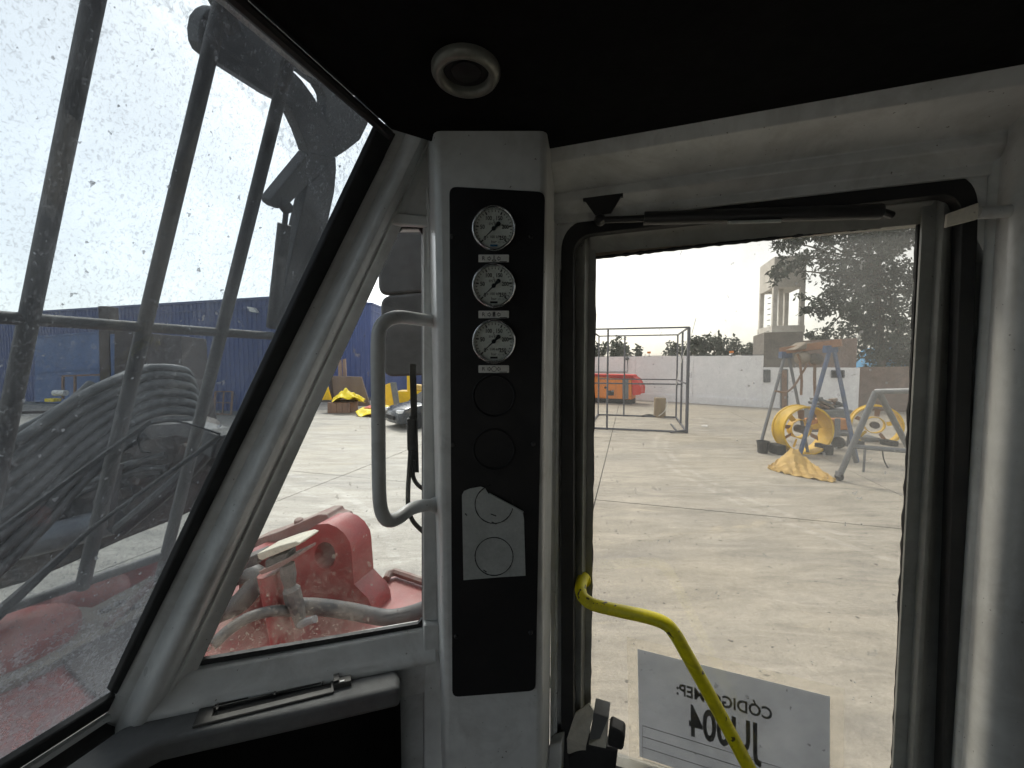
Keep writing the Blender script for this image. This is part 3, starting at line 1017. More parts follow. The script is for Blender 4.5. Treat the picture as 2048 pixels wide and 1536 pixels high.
aL, aR = apx(1189, .84) + .010, apx(1826, .84) - .010
tp.prism([cabpt(aL, b, z) for b, z in pr], AF * (aR - aL))
build("top_rail", tp, m_doorp, door, smooth=50)
lp_ = MB(); lp_.prism([cabpt(apx(1141, .836), .838, ZF), cabpt(apx(1922, .837), .838, ZF), cabpt(apx(1922, .837), .838, -.86), cabpt(apx(1141, .836), .838, -.86)], AR * .03)
build("lower_panel", lp_, m_doorp, door, smooth=0)
# ragged sealant round the glass
sg = MB()
def rag(p, q, n, wd, seed):
    r2 = random.Random(seed); pts = []; rr = []
    for k in range(n):
        t = k / (n - 1); pts.append(p.lerp(q, t)); rr.append(wd * (.65 + .6 * r2.random() ** 2))
    sg.tube(pts, rr, 6)
rag(Bp(1190, 516, .853), Bp(1838, 443, .853), 60, .004, 3)
rag(Bp(1190, 516, .853), Bp(1177, 1560, .853), 60, .004, 4)
rag(Bp(1838, 443, .853), Bp(1785, 1560, .853), 60, .004, 5)
build("glass_sealant", sg, m_rubber, door, smooth=0)
sm = MB(); sm.prism([Bp(1190, 492, .8515), Bp(1838, 424, .8515), Bp(1838, 447, .8515), Bp(1190, 516, .8515)], AR * .003)
build("sealant_strip", sm, m_sealbrown, door, smooth=0)
dg_ = MB(); dg_.cur = 1
gp = [cabpt(apx(1176, .856), .856, -.90), cabpt(apx(1840, .856), .856, -.90), cabpt(apx(1840, .856), .856, zt1 + .03), cabpt(apx(1176, .856), .856, zt1 + .03)]
dg_.prism(gp, AR * .005); dg_.mi[0] = 1; dg_.mi[1] = 0
build("door_glass", dg_, [m_door, m_clear], door, smooth=0, recalc=False)

# yellow grab rail on the door
gr = thing("yellow_grab_rail", "bent yellow grab rail across the lower door window, paint chipped", "grab rail", Bp(1500, 1536, .80))
path = [Bp(1168, 1152, .838), Bp(1163, 1165, .822), Bp(1161, 1180, .80), Bp(1168, 1197, .785), Bp(1190, 1210, .775), Bp(1240, 1222, .765), Bp(1295, 1234, .755), Bp(1330, 1247, .75), Bp(1350, 1268, .75), Bp(1372, 1306, .752), Bp(1430, 1410, .765), Bp(1500, 1540, .78), Bp(1545, 1625, .79)]
t_ = MB(); t_.tube(path, .0118, 16, 5)
build("tube", t_, m_yellowp, gr, smooth=80)
f_ = MB(); f_.lathe([(.017, 0), (.017, .004), (.013, .006)], Bp(1166, 1158, .840), -AR, 16)
build("mounting_flange", f_, m_yellowp, gr)

# grey grab handle by the side window
gh = thing("grey_grab_handle", "grey bent tube grab handle in front of the side window", "grab handle", Yp(800, 1045, .62))
path = [Yp(874, 643, .705), Yp(850, 640, .68), Yp(828, 637, .655), Yp(798, 634, .63), Yp(775, 640, .615), Yp(761, 655, .607), Yp(756, 685, .60), Yp(756, 760, .60), Yp(757, 860, .60), Yp(758, 960, .60), Yp(760, 1005, .602), Yp(766, 1030, .607), Yp(778, 1041, .615), Yp(797, 1036, .63), Yp(822, 1018, .655), Yp(848, 1011, .68), Yp(874, 1010, .705)]
t_ = MB(); t_.tube(path, .0105, 16, 4)
build("tube", t_, m_white, gh, smooth=80)
for y in (643, 1010):
    f_ = MB(); d_ = (Yp(850, y, .68) - Yp(874, y, .705)).normalized()
    f_.lathe([(.0145, -.012), (.0145, .004), (.0125, .009), (.0105, .012)], Yp(873, y, .704), d_, 20)
    build("mounting_collar", f_, m_white, gh)

# ceiling lamp
lc = Cz(932, 138)
dl = thing("ceiling_lamp", "round recessed ceiling lamp with satin metal ring, unlit", "lamp", lc)
r_ = MB(); r_.lathe([(.041, .0), (.041, -.004), (.038, -.009), (.033, -.011), (.029, -.0095), (.0275, -.006), (.027, .0)], lc + V((0, 0, -.001)), ZUP, 48)
build("ring", r_, m_ringm, dl, smooth=70)
r_ = MB(); r_.lathe([(.0272, -.002), (.021, -.0035), (.0175, -.0025), (.017, -.0045), (.0001, -.007)], lc, ZUP, 40)
build("lens", r_, m_black, dl, smooth=60)

# gas strut over the door
gs = thing("gas_strut", "black gas strut stretched along the top of the door", "gas strut", Bp(1200, 440, .77))
b_ = MB(); b_.prism([Bp(1166, 396, .772), Bp(1246, 386, .772), Bp(1222, 426, .772), Bp(1190, 430, .772)], AR * .004)
b_.prism([Bp(1166, 396, .772), Bp(1246, 386, .772), Bp(1246, 392, .772), Bp(1166, 402, .772)], AR * .02)
build("bracket", b_, m_blacksteel, gs, smooth=0)
b_ = MB(); b_.lathe([(.0001, -.011), (.007, -.009), (.0105, -.003), (.0105, .003), (.007, .009), (.0001, .011)], Bp(1200, 440, .762), AR, 16)
build("ball_joint", b_, m_blacksteel, gs)
b_ = MB(); b_.tube([Bp(1205, 440, .762), Bp(1292, 437, .768)], .006, 12)
build("rod", b_, m_blacksteel, gs)
b_ = MB(); b_.tube([Bp(1288, 437, .768), Bp(1762, 423, .80)], .0115, 16)
build("cylinder", b_, m_blacksteel, gs)
b_ = MB(); b_.tube([Bp(1762, 423, .80), Bp(1782, 430, .815)], .006, 10)
build("end_fitting", b_, m_blacksteel, gs)
b_ = MB()
for k in range(7):
    pass
p0, p1 = Bp(1456, 445, .7735), Bp(1562, 442, .781)
b_.tube([p0, p1], .003, 8)
build("paper_label", b_, m_sticker, gs)

# striker at the upper rear corner of the door
lb = thing("door_stop", "beige angled door stop plate on a short grey bar", "door stop", Bp(1950, 440, .77))
b_ = MB(); b_.prism([Bp(1895, 427, .775), Bp(1959, 404, .745), Bp(1956, 438, .745), Bp(1893, 454, .775)], AR * .006)
build("plate", b_, m_beige, lb, smooth=0, bevel=.001)
b_ = MB(); b_.tube([Bp(1956, 426, .752), Bp(2012, 423, .752), Bp(2026, 419, .760), Bp(2028, 410, .775)], .0085, 12, 4)
build("bar", b_, m_white, lb)
# latch low on the front stile
dl_ = thing("door_latch", "black door latch with beige bracket at the foot of the door window", "latch", Bp(1180, 1536, .79))
b_ = MB(); b_.prism([Bp(1150, 1428, .80), Bp(1178, 1408, .80), Bp(1188, 1425, .79), Bp(1172, 1492, .785), Bp(1134, 1478, .79)], AR * .004)
b_.prism([Bp(1134, 1478, .79), Bp(1172, 1486, .785), Bp(1171, 1520, .80), Bp(1135, 1510, .805)], AR * .004)
build("bracket", b_, m_beige, dl_, smooth=0)
b_ = MB(); b_.prism([Bp(1187, 1426, .786), Bp(1218, 1436, .776), Bp(1200, 1478, .776), Bp(1178, 1482, .786)], AR * .04)
build("housing", b_, m_dash, dl_, smooth=0, bevel=.002)
b_ = MB(); b_.prism([Bp(1216, 1440, .772), Bp(1212, 1498, .772), Bp(1176, 1490, .78), Bp(1200, 1478, .776)], AR * .03)
build("keeper", b_, m_beige, dl_, smooth=0, bevel=.002)
b_ = MB(); b_.prism(rounded(Bp(1219, 1453, .768), Bp(1251, 1470, .76), Bp(1246, 1504, .76), Bp(1214, 1492, .768), .25, 4), AR * .03)
build("push_knob", b_, m_rubber, dl_, smooth=40, bevel=.004)
b_ = MB(); b_.prism([Bp(1136, 1512, .80), Bp(1172, 1490, .79), Bp(1236, 1500, .785), Bp(1224, 1600, .80), Bp(1136, 1600, .80)], AR * .03)
build("lock_body", b_, m_rubber, dl_, smooth=0, bevel=.004)
hb = MB(); hb.prism([Bp(1098, 1492, .775), Bp(1124, 1484, .77), Bp(1122, 1560, .77), Bp(1092, 1560, .775)], AR * .03)
build("hinge_block", hb, m_white, cab, smooth=0, bevel=.004)

# paper sign taped to the outside of the door glass
ps = thing("paper_sign", "white paper sign taped on the door glass, printing seen mirrored through it", "sign", Bp(1460, 1536, .862))
BG = .8635
d1 = Bp(1275, 1298, BG); d2 = Bp(1660, 1393, BG)
e1 = Bp(1279, 1513, BG); sx_ = (d2 - d1)
sy_ = (e1 - d1)
sh = MB(); sh.prism([d1, d2, d2 + sy_, d1 + sy_], AR * .0004)
build("sheet", sh, m_paper, ps, smooth=0)
fm = MB()
m1 = sx_.normalized() * .022; m2 = sy_.normalized() * .022
fm.ring([d1 - m1 - m2, d2 + m1 - m2, d2 + sy_ + m1 + m2, d1 + sy_ - m1 + m2], [d1, d2, d2 + sy_, d1 + sy_], AR * .0003)
build("clear_tape", fm, m_film, ps, smooth=0)
xd = -sx_.normalized(); yd = -sy_.normalized()
def pt_(u, v):
    return d1 + sx_ * u + sy_ * v - AR * .0001
text_mesh("code_caption", "CÓDIGO MEP:", .034, pt_(.475, .275), xd, yd, m_print, ps, .0012, sx=.80, bold=.018)
text_mesh("code_number", "JU004", .092, pt_(.475, .535), xd, yd, m_print, ps, .0012, sx=.56, bold=.022)
fr = MB()
for v in (.70, .80, .90, 1.02):
    fr.bar(pt_(.02, v), pt_(.98, v), .0007, .001, AR)
for u in (.02, .64, .98):
    fr.bar(pt_(u, .70), pt_(u, 1.0), .0007, .001, AR)
build("table_lines", fr, m_print, ps, smooth=0)

# unseen rest of the cab: floor and walls, with openings sized to tune the light inside
fl = MB(); fl.prism([cabpt(.62, -1.0, ZF), cabpt(.62, .55, ZF), cabpt(.35, .88, ZF), cabpt(-1.3, .88, ZF), cabpt(-1.3, -1.0, ZF)], V((0, 0, -.05)))
build("cab_floor", fl, m_rubber, cab, smooth=0)
def wall_open(a0, b0, a1, b1, z0, z1, u0, u1, v0, v1):
    p = lambda u, z: cabpt(a0 + (a1 - a0) * u, b0 + (b1 - b0) * u, z)
    nrm = (p(1, 0) - p(0, 0)).cross(ZUP).normalized() * .05
    mb = MB()
    mb.ring([p(0, z0), p(1, z0), p(1, z1), p(0, z1)], [p(u0, v0), p(u1, v0), p(u1, v1), p(u0, v1)], nrm)
    return mb
build("rear_wall", wall_open(-1.25, -1.0, -1.25, .9, ZF, ZC + .14, .46, .54, .0, .12), m_shell, cab, smooth=0)
build("left_wall", wall_open(-1.25, -1.0, .75, -1.0, ZF, ZC + .14, .22, .80, -.92, -.34), m_shell, cab, smooth=0)
a23 = apx(2295, .79)
build("rear_side_wall", wall_open(-1.25, .84, a23, .84, ZF, ZC + .14, .30, .70, -.60, -.25), m_white, cab, smooth=0)
# front apron under windshield and side window
q1 = Qp(300, 1440, .0); q2 = Qp(870, 1300, .0)
fp = MB(); fp.prism([V((q1.x, q1.y, EYE + zd - .03)), V((q2.x, q2.y, EYE + zd - .03)), V((q2.x, q2.y, EYE + ZF)), V((q1.x, q1.y, EYE + ZF))], QN * .03)
build("side_apron", fp, m_white, cab, smooth=0)
fp = MB(); q0 = V((q1.x, q1.y, 0)); fp.prism([q0 + V((0, 0, EYE + zd - .03)), q0 + V((0, 0, EYE + ZF)), q0 - AR * 1.5 + V((0, 0, EYE + ZF)), q0 - AR * 1.5 + V((0, 0, EYE + zd - .03))], AF * .03)
build("front_apron", fp, m_white, cab, smooth=0)

# ================================================================== OUTSIDE, FIXED TO THE CAB
# windshield guard
GO = .22
gd = thing("windshield_guard", "dark steel bar guard standing in front of the windshield", "guard", Wp(60, 1100, GO))
def wbar(p, q, r, name):
    mb = MB(); mb.tube([Wp(*p, GO), Wp(*q, GO)], r, 12)
    build(name, mb, m_barsteel, gd)
def wext(p, q, lo, hi):
    a, b = Wp(*p, GO), Wp(*q, GO)
    return a + (a - b) * hi, b + (b - a) * lo
for p, q in (((196, -40), (-40, 1120)), ((440, 20), (175, 1130)), ((585, 90), (330, 1120))):
    a, b = wext(p, q, .05, .22)
    for sh in ((0, -.26, -.52, -.78) if p[0] == 196 else (0,)):
        mb = MB(); mb.tube([a + AR * sh, b + AR * sh], .0105, 12); build("upright_bar", mb, m_barsteel, gd)
for p, q in (((-60, 633), (545, 672)), ((-60, 1150), (330, 1110))):
    a, b = Wp(*p, GO), Wp(*q, GO)
    mb = MB(); mb.tube([a - AR * 1.0, b], .0085, 12); build("cross_bar", mb, m_barsteel, gd)
# hooked bracket with strut
hk = thing("lamp_bracket", "grey hooked steel bracket beyond the upper windshield", "bracket", Wp(600, 640, .3))
def hookp(pts, off, th, name):
    mb = MB(); mb.prism([Wp(x, y, off) for x, y in pts], WN * th)
    build(name, mb, m_bracket, hk, smooth=25, bevel=.002)
HO = .27
hookp([(398, 60), (403, 35), (414, 21), (428, 14), (445, 15), (462, 21), (499, 49), (481, -30), (560, -30), (720, 140), (700, 150), (640, 172), (612, 149), (586, 132), (587, 143), (572, 175), (560, 202), (548, 195), (541, 192), (425, 117), (408, 103), (400, 85)], HO, .03, "arm_plate")
hookp([(587, 143), (604, 160), (626, 190), (650, 231), (662, 270), (672, 315), (617, 306), (612, 290), (602, 262), (588, 232), (573, 206), (560, 202), (572, 175)], HO, .03, "curved_strip")
hookp([(640, 172), (700, 150), (697, 181), (703, 207), (709, 206), (714, 195), (750, 190), (770, 240), (741, 218), (735, 250), (720, 280), (695, 300), (672, 315), (662, 270), (650, 231), (654, 210), (653, 195), (648, 184)], HO, .03, "hook_plate")
hookp([(617, 306), (672, 315), (644, 345), (616, 370), (584, 403), (566, 417), (553, 417), (544, 410), (541, 400), (552, 386)], HO + .002, .03, "elbow_arm")
hookp([(672, 315), (673, 340), (669, 385), (655, 450), (640, 500), (618, 640), (556, 640), (590, 480), (616, 370), (644, 345)], HO, .03, "column")
mb = MB(); mb.tube([Wp(573, 415, HO), Wp(569, 452, HO)], .0055, 10); build("strut_rod", mb, m_bracket, hk)
mb = MB(); mb.tube([Wp(569, 448, HO), Wp(545, 655, HO)], .0135, 14); build("strut_cylinder", mb, m_bracket, hk)
mb = MB(); mb.lathe([(.0001, -.012), (.010, -.01), (.014, 0), (.010, .01), (.0001, .012)], Wp(572, 414, HO), WN, 16); build("ball_end", mb, m_bracket, hk)
mb = MB(); mb.tube([Wp(415, -40, HO - .02), Wp(470, 62, HO - .02)], .014, 12); build("cross_tube", mb, m_bracket, hk)

# windscreen wiper lying across the windshield
wpz = thing("windshield_wiper", "long grey windshield wiper lying diagonally on the dusty windshield", "wiper", Wp(430, 880, .03))
mb = MB(); mb.tube([Wp(440, 872, .035), Wp(392, 908, .035), Wp(300, 972, .035), Wp(180, 1060, .035), Wp(60, 1170, .035), Wp(-40, 1260, .03)], [.005, .004, .0028, .003, .006, .008], 8)
build("arm", mb, m_barsteel, wpz)
mb = MB(); mb.bar(Wp(300, 842, .02), Wp(-60, 1102, .02), .005, .003, WN)
build("blade", mb, m_barsteel, wpz)
mb = MB(); mb.tube([Wp(440, 868, .035), Wp(360, 844, .04), Wp(300, 848, .04), Wp(277, 870, .04), Wp(282, 900, .04), Wp(300, 905, .04)], .0015, 6, 5)
build("washer_hose", mb, m_rubber, wpz)
mb = MB(); mb.box(Wp(440, 885, .045), AR * .02, upW * .02, WN * .015)
build("pivot_box", mb, m_barsteel, wpz, bevel=.004)

# mirrors outside the side window
for i, (pts, lab) in enumerate(([((757, 330), (905, 330), (905, 578), (757, 590)), "black back of the upper outside mirror beyond the side window"],
                                [((761, 592), (905, 580), (905, 748), (768, 754)), "black back of the lower outside mirror, behind the grey handle"])):
    y_ = 1.25
    t_ = thing("outside_mirror", lab, "mirror", Yp(810, pts[3][1], y_), "outside mirrors on the cab corner")
    mb = MB(); mb.prism(rounded(*[Yp(x, y, y_) for x, y in pts], .16, 6), V((-.01, .035, 0)))
    build("housing", mb, m_mirror, t_, smooth=40, bevel=.008, bseg=3)
    mb = MB(); mb.prism(rounded(*[Yp(x, y, y_) + V((0, .036, 0)) for x, y in pts], .16, 6), V((0, .002, 0)))
    build("mirror_glass", mb, m_steel, t_, smooth=0)
    mb = MB(); mb.tube([Yp(880, (pts[0][1] + pts[3][1]) / 2, y_ + .02), Yp(935, (pts[0][1] + pts[3][1]) / 2, 1.0)], .012, 10)
    build("mounting_arm", mb, m_blacksteel, t_)
# side window wiper and its hoses
wq = thing("side_wiper", "black wiper blade and hoses standing upright at the side window's edge", "wiper", Qp(830, 1065, .03))
mb = MB(); mb.prism([Qp(819, 728, .03), Qp(832, 728, .03), Qp(838, 945, .03), Qp(825, 945, .03)], QN * .01); build("blade", mb, m_rubber, wq, smooth=0)
mb = MB(); mb.tube([Qp(823, 830, .03), Qp(821, 900, .03), Qp(816, 985, .03), Qp(818, 1020, .03), Qp(828, 1045, .03), Qp(856, 1072, .03)], .0045, 8, 5); build("hose", mb, m_rubber, wq)
mb = MB(); mb.tube([Qp(828, 920, .03), Qp(826, 950, .03), Qp(836, 970, .03), Qp(860, 985, .03)], .0042, 8, 5); build("hose", mb, m_rubber, wq)
mb = MB(); mb.box(Qp(824, 868, .035), QD * .009, ZUP * .03, QN * .01); build("holder", mb, m_rubber, wq, bevel=.002)

# ================================================================== MACHINE FRONT
ZD = 1.35
def Dk(px, py, z=ZD):
    return Zp(px, py, z)
deck = thing("machine_deck", "dusty red steel front deck of the drilling machine", "machine", V((-1.4, 1.7, 0)))
dk_pts = [(-420, 1420), (0, 1222), (60, 1202), (100, 1190), (345, 1098), (470, 1105), (600, 1150), (728, 1184), (772, 1152), (782, 1146), (796, 1146), (850, 1166), (960, 1215), (985, 1536), (985, 1900), (-420, 1900)]
mb = MB(); mb.prism([Dk(x, y) for x, y in dk_pts], V((0, 0, -.22)))
build("deck_plate", mb, m_red, deck, smooth=0, bevel=.006)
mb = MB(); mb.tube([Dk(773, 1158, ZD + .02), Dk(778, 1148, ZD + .03), Dk(790, 1144, ZD + .03), Dk(850, 1164, ZD + .03), Dk(960, 1212, ZD + .03)], .022, 8)
build("raised_lip", mb, m_dustred, deck)
mb = MB(); mb.prism([Dk(x, y, ZD) for x, y in [(95, 1300), (150, 1245), (260, 1185), (305, 1160), (322, 1190), (300, 1230), (190, 1290), (130, 1320)]], V((0, 0, .03)))
build("dusty_plate", mb, m_dusty, deck, smooth=0, bevel=.006)
for x, y in ((240, 1208), (212, 1222), (240, 1232), (270, 1216)):
    mb = MB(); mb.lathe([(.022, 0), (.022, .012), (.0001, .013)], Dk(x, y, ZD + .03), ZUP, 6); build("deck_bolt", mb, m_darkbrown, deck)
mb = MB(); mb.prism(rounded(Dk(120, 1330, ZD), Dk(165, 1260, ZD), Dk(330, 1215, ZD), Dk(235, 1440, ZD), .35, 6), V((0, 0, .025)))
build("dark_recess_plate", mb, m_darkbrown, deck, smooth=0, bevel=.006)  # dark plate paints in the shade of an opening in the deck
pc = Dk(4, 1268, ZD + .10)
mb = MB(); mb.lathe([(.23, -.12), (.23, -.02), (.22, .0), (.0001, .012)], pc, ZUP, 48)
build("pivot_cap", mb, m_redclean, deck, smooth=40)
mb = MB(); mb.lathe([(.30, -.12), (.30, -.07), (.23, -.065)], pc, ZUP, 48)
build("pivot_collar", mb, m_dusty, deck, smooth=40)
hump = MB()
hc = Dk(185, 1192, ZD)
hump.lathe([(.15, -.02), (.14, .04), (.10, .07), (.05, .085), (.0001, .09)], hc, ZUP, 24); hump.jitter(.008, 4)
build("red_hump", hump, m_redclean, deck, smooth=70)
mb = MB(); mb.tube([Dk(215, 1250, ZD + .04), Dk(262, 1205, ZD + .06), Dk(300, 1170, ZD + .1), Dk(340, 1142, ZD + .12), Dk(380, 1120, ZD + .1)], .018, 8, 5)
build("deck_hose", mb, m_dustred, deck)
mb = MB(); mb.prism([Dk(x, y, ZD - .22) for x, y in [(-420, 1500), (345, 1120), (850, 1200), (960, 1600), (-420, 1900)]], V((0, 0, -.75)))
build("frame_body", mb, m_grease, deck, smooth=0)

# lug with eye in front of the side window
lug = thing("red_lug", "thick red steel lug with a round eye beside the cab", "lug", V((-.9, 1.95, ZD)))
YL = 1.92
lp = [(703, 1101), (700, 1085), (688, 1066), (673, 1054), (655, 1047), (634, 1049), (601, 1071), (512, 1109), (478, 1180), (440, 1290), (420, 1345), (760, 1345), (744, 1215), (735, 1195), (722, 1183), (708, 1168)]
holec = (650, 1111)
def circ(cx, cy, rx, ry, n, a0=0):
    return [(cx + rx * math.cos(a0 + 2 * math.pi * k / n), cy + ry * math.sin(a0 + 2 * math.pi * k / n)) for k in range(n)]
# polygon with an eye: split into two halves around the eye
n_ = 24
hp = circ(holec[0], holec[1], 21, 27, n_)
upper = [hp[k % n_] for k in range(12, 25)]           # over the top, left to right
lower = [hp[k] for k in range(0, 13)]                 # under, right to left
polyA = [(478, 1111), (512, 1109), (601, 1071), (634, 1049), (655, 1047), (673, 1054), (688, 1066), (700, 1085), (703, 1101), (703.5, 1111)] + [hp[0]] + upper[::-1][1:]
polyB = [(478, 1111)] + [hp[12]] + lower[::-1][1:] + [(703.5, 1111), (708, 1168), (722, 1183), (735, 1195), (744, 1215), (760, 1345), (420, 1345), (440, 1290), (478, 1180)]
mb = MB()
lth = V((.045, .15, 0))
for poly in (polyA, polyB):
    mb.prism([Yp(x, y, YL) for x, y in poly], lth)
build("eye_plate", mb, m_red, lug, smooth=30)
mb = MB(); mb.prism([Yp(x, y, YL + .155) for x, y in [(440, 1140), (500, 1083), (560, 1062), (636, 1029), (652, 1029), (656, 1036), (672, 1041), (676, 1048), (692, 1058), (699, 1070), (697, 1090), (640, 1110), (520, 1150)]], V((.03, .14, 0)))
build("hinge_bar", mb, m_dustred, lug, smooth=0, bevel=.006)
for x, y, r in ((598, 1044, .024), (660, 1034, .018), (680, 1046, .018)):
    mb = MB(); mb.lathe([(r, -.03), (r, .012), (r * .8, .018), (.0001, .02)], Yp(x, y, YL + .2), V((0, -.2, 1)), 8)
    build("hinge_bolt", mb, m_dustred, lug)

clamp = thing("valve_clamp", "cream-topped clamp with black valve and red post beside the lug", "valve", Yp(560, 1290, 1.55))
Y1 = 1.55
mb = MB(); mb.prism([Yp(x, y, Y1) for x, y in [(513, 1108), (560, 1091), (590, 1083), (600, 1086), (596, 1091), (560, 1106), (540, 1114), (524, 1121), (517, 1119)]], V((.02, .12, .0)))
build("cream_plate", mb, m_cream, clamp, smooth=0, bevel=.004)
mb = MB(); mb.box(Yp(562, 1114, Y1 + .05), V((.045, 0, .016)), V((0, .035, 0)), V((0, 0, .018))); build("valve_head", mb, m_valve, clamp, bevel=.005)
mb = MB(); mb.prism([Yp(x, y, Y1) for x, y in [(516, 1144), (560, 1124), (598, 1106), (598, 1112), (560, 1136), (522, 1150)]], V((.02, .10, 0)))
build("flange_plate", mb, m_dustred, clamp, smooth=0, bevel=.003)
mb = MB(); mb.tube([Yp(538, 1146, Y1 + .04), Yp(552, 1215, Y1 + .04), Yp(568, 1300, Y1 + .04), Yp(580, 1380, Y1 + .04)], .043, 12)
build("red_post", mb, m_red, clamp)
p_ = [Yp(574, 1128, Y1 + .02), Yp(577, 1150, Y1 + .02), Yp(580, 1172, Y1 + .02), Yp(583, 1180, Y1 + .02), Yp(588, 1200, Y1 + .02), Yp(596, 1222, Y1 + .02), Yp(602, 1250, Y1 + .02)]
mb = MB(); mb.tube(p_, [.028, .03, .022, .034, .034, .028, .02], 10); build("valve_body", mb, m_valve, clamp, smooth=25)
mb = MB(); mb.tube([Yp(600, 1250, Y1), Yp(614, 1243, Y1 - .01), Yp(630, 1238, Y1 - .02)], .015, 8); build("elbow_fitting", mb, m_greyb, clamp)
mb = MB(); mb.box(Yp(505, 1118, Y1 + .12), V((.05, 0, .02)), V((0, .04, 0)), V((0, 0, .02))); mb.jitter(.004, 3); build("rear_block", mb, m_valve, clamp, bevel=.004)
def top_hose(name, pts, r, lab, mat=None, grp=None):
    mb = MB(); mb.tube(pts, r, 12, 5)
    return tag(build(name, mb, mat or m_hose2, smooth=80), lab, "hose", grp)
top_hose("hydraulic_hose", [Yp(590, 1212, 1.62), Yp(640, 1214, 1.66), Yp(700, 1222, 1.7), Yp(770, 1235, 1.72), Yp(820, 1228, 1.72), Yp(880, 1205, 1.7)], .034, "thick grey hose lying across the red deck below the lug")
top_hose("hydraulic_hose", [Yp(425, 1290, 1.35), Yp(460, 1258, 1.4), Yp(500, 1234, 1.45), Yp(545, 1222, 1.5), Yp(585, 1222, 1.6)], .02, "thin dusty hose rising to the valve clamp at lower left of side window")
top_hose("hydraulic_hose", [Yp(460, 1160, 1.9), Yp(476, 1150, 1.86), Yp(500, 1146, 1.84), Yp(515, 1160, 1.82), Yp(480, 1205, 1.8), Yp(440, 1225, 1.8)], .045, "short black hose bend tucked behind the red post")

# hoses arching in front of the windshield
HT = [(372, 738), (377, 752), (380, 769), (384, 787), (389, 805), (394, 823), (399, 841), (404, 859)]
order = ["topmost", "second", "third", "fourth", "fifth", "sixth", "seventh", "lowest"]
for i in range(8):
    x0, y0 = HT[i]
    ks = [(x0 + 16, y0 + 60, 2.75), (x0 + 6, y0 + 14, 2.7), (x0 - 18, y0, 2.62), (x0 - 80, y0 - 1 + i * .6, 2.5), (250 - i * 2, 752 + i * 21, 2.3), (170 - i * 2, 790 + i * 26, 2.1), (90, 845 + i * 29, 1.95), (0, 908 + i * 33, 1.8), (-110, 985 + i * 36, 1.7), (-260, 1090 + i * 36, 1.6)]
    mb = MB(); mb.tube([Yp(x, y, d) for x, y, d in ks], .0275, 12, 5)
    tag(build("hydraulic_hose", mb, m_hose, smooth=80), order[i] + (" and last" if i == 7 else "") + " of the eight thick black hoses arching before the windshield", "hose", "black hoses arching in front of the windshield")
mb = MB(); mb.tube([Yp(185, 768, 2.7), Yp(150, 800, 2.6), Yp(90, 838, 2.5), Yp(0, 882, 2.4), Yp(-120, 930, 2.3)], .033, 12, 5)
tag(build("black_cable", mb, m_hose, smooth=80), "single black cable running left above the hose bundle", "cable")

# boom body under the hoses
boom = thing("drill_boom", "dark grease-covered drill boom under the hose bundle", "boom", V((-2.4, 2.3, .9)))
Yb = 2.45
bp = [(-260, 1010), (0, 960), (110, 920), (210, 880), (290, 856), (352, 850), (430, 868), (452, 900), (432, 955), (392, 1020), (352, 1040), (245, 1082), (118, 1140), (55, 1166), (0, 1182), (-260, 1260)]
mb = MB(); mb.prism([Yp(x, y, Yb) for x, y in bp], V((-.5, .7, 0)))
build("boom_body", mb, m_grease, boom, smooth=0, bevel=.03)
mb = MB(); mb.tube([Yp(-120, 1130, 2.2), Yp(30, 1092, 2.25), Yp(130, 1068, 2.3), Yp(230, 1040, 2.36)], .085, 16)
build("tilt_cylinder", mb, m_gpipe, boom)
r3 = random.Random(11)
for k in range(26):
    x = r3.uniform(20, 400); y0 = 1010 - x * .33; y = y0 + r3.uniform(-10, 70)
    mb = MB(); s1 = r3.uniform(.03, .09); s2 = r3.uniform(.02, .06)
    a_ = r3.uniform(-.6, .4)
    mb.box(Yp(x, y, 2.40), V((s1, 0, s1 * a_)), V((0, r3.uniform(.03, .06), 0)), V((-s2 * a_, 0, s2)))
    build("fitting_block", mb, m_grease, boom, smooth=0, bevel=.008)
for k in range(9):
    x = r3.uniform(10, 300); y = 1000 - x * .3 + r3.uniform(0, 50)
    mb = MB(); mb.tube([Yp(x, y, 2.36), Yp(x + 50, y - 30 + r3.uniform(-8, 8), 2.34), Yp(x + 110, y - 50 + r3.uniform(-12, 20), 2.38)], .02, 8, 5)
    build("boom_pipe", mb, m_hose, boom)
mb = MB(); mb.tube([Yp(440, 870, 2.2), Yp(380, 940, 2.2), Yp(300, 1010, 2.2), Yp(240, 1060, 2.2)], .04, 10, 4); build("boom_pipe", mb, m_hose, boom)
mb = MB(); mb.prism([Yp(x, y, 2.30) for x, y in [(285, 862), (300, 850), (370, 846), (432, 862), (436, 880), (410, 884), (350, 872), (300, 880)]], V((0, .12, 0)))
build("cover_lip", mb, m_barsteel, boom, smooth=0, bevel=.006)
mb = MB(); mb.prism([Yp(x, y, 2.28) for x, y in [(222, 930), (234, 930), (214, 1055), (202, 1055)]], V((0, .04, 0)))
build("upright_bar", mb, m_barsteel, boom, smooth=0)
feed = thing("feed_beam", "dark brown upright feed plates standing behind the hose bundle", "machine part", Yp(290, 760, 3.2))
mb = MB(); mb.prism([Yp(x, y, 3.2) for x, y in [(228, 660), (362, 672), (366, 745), (395, 900), (228, 900)]], V((-.1, .4, 0)))
build("wide_plate", mb, m_darkbrown, feed, smooth=0, bevel=.006)
mb = MB(); mb.prism([Yp(x, y, 3.3) for x, y in [(196, 612), (216, 612), (222, 850), (202, 850)]], V((-.03, .12, 0)))
build("post", mb, m_darkbrown, feed, smooth=0, bevel=.004)
mb = MB(); mb.prism([Yp(x, y, 3.28) for x, y in [(220, 668), (229, 668), (232, 850), (225, 850)]], V((-.03, .08, 0)))
build("blue_strip", mb, m_blue2, feed, smooth=0)

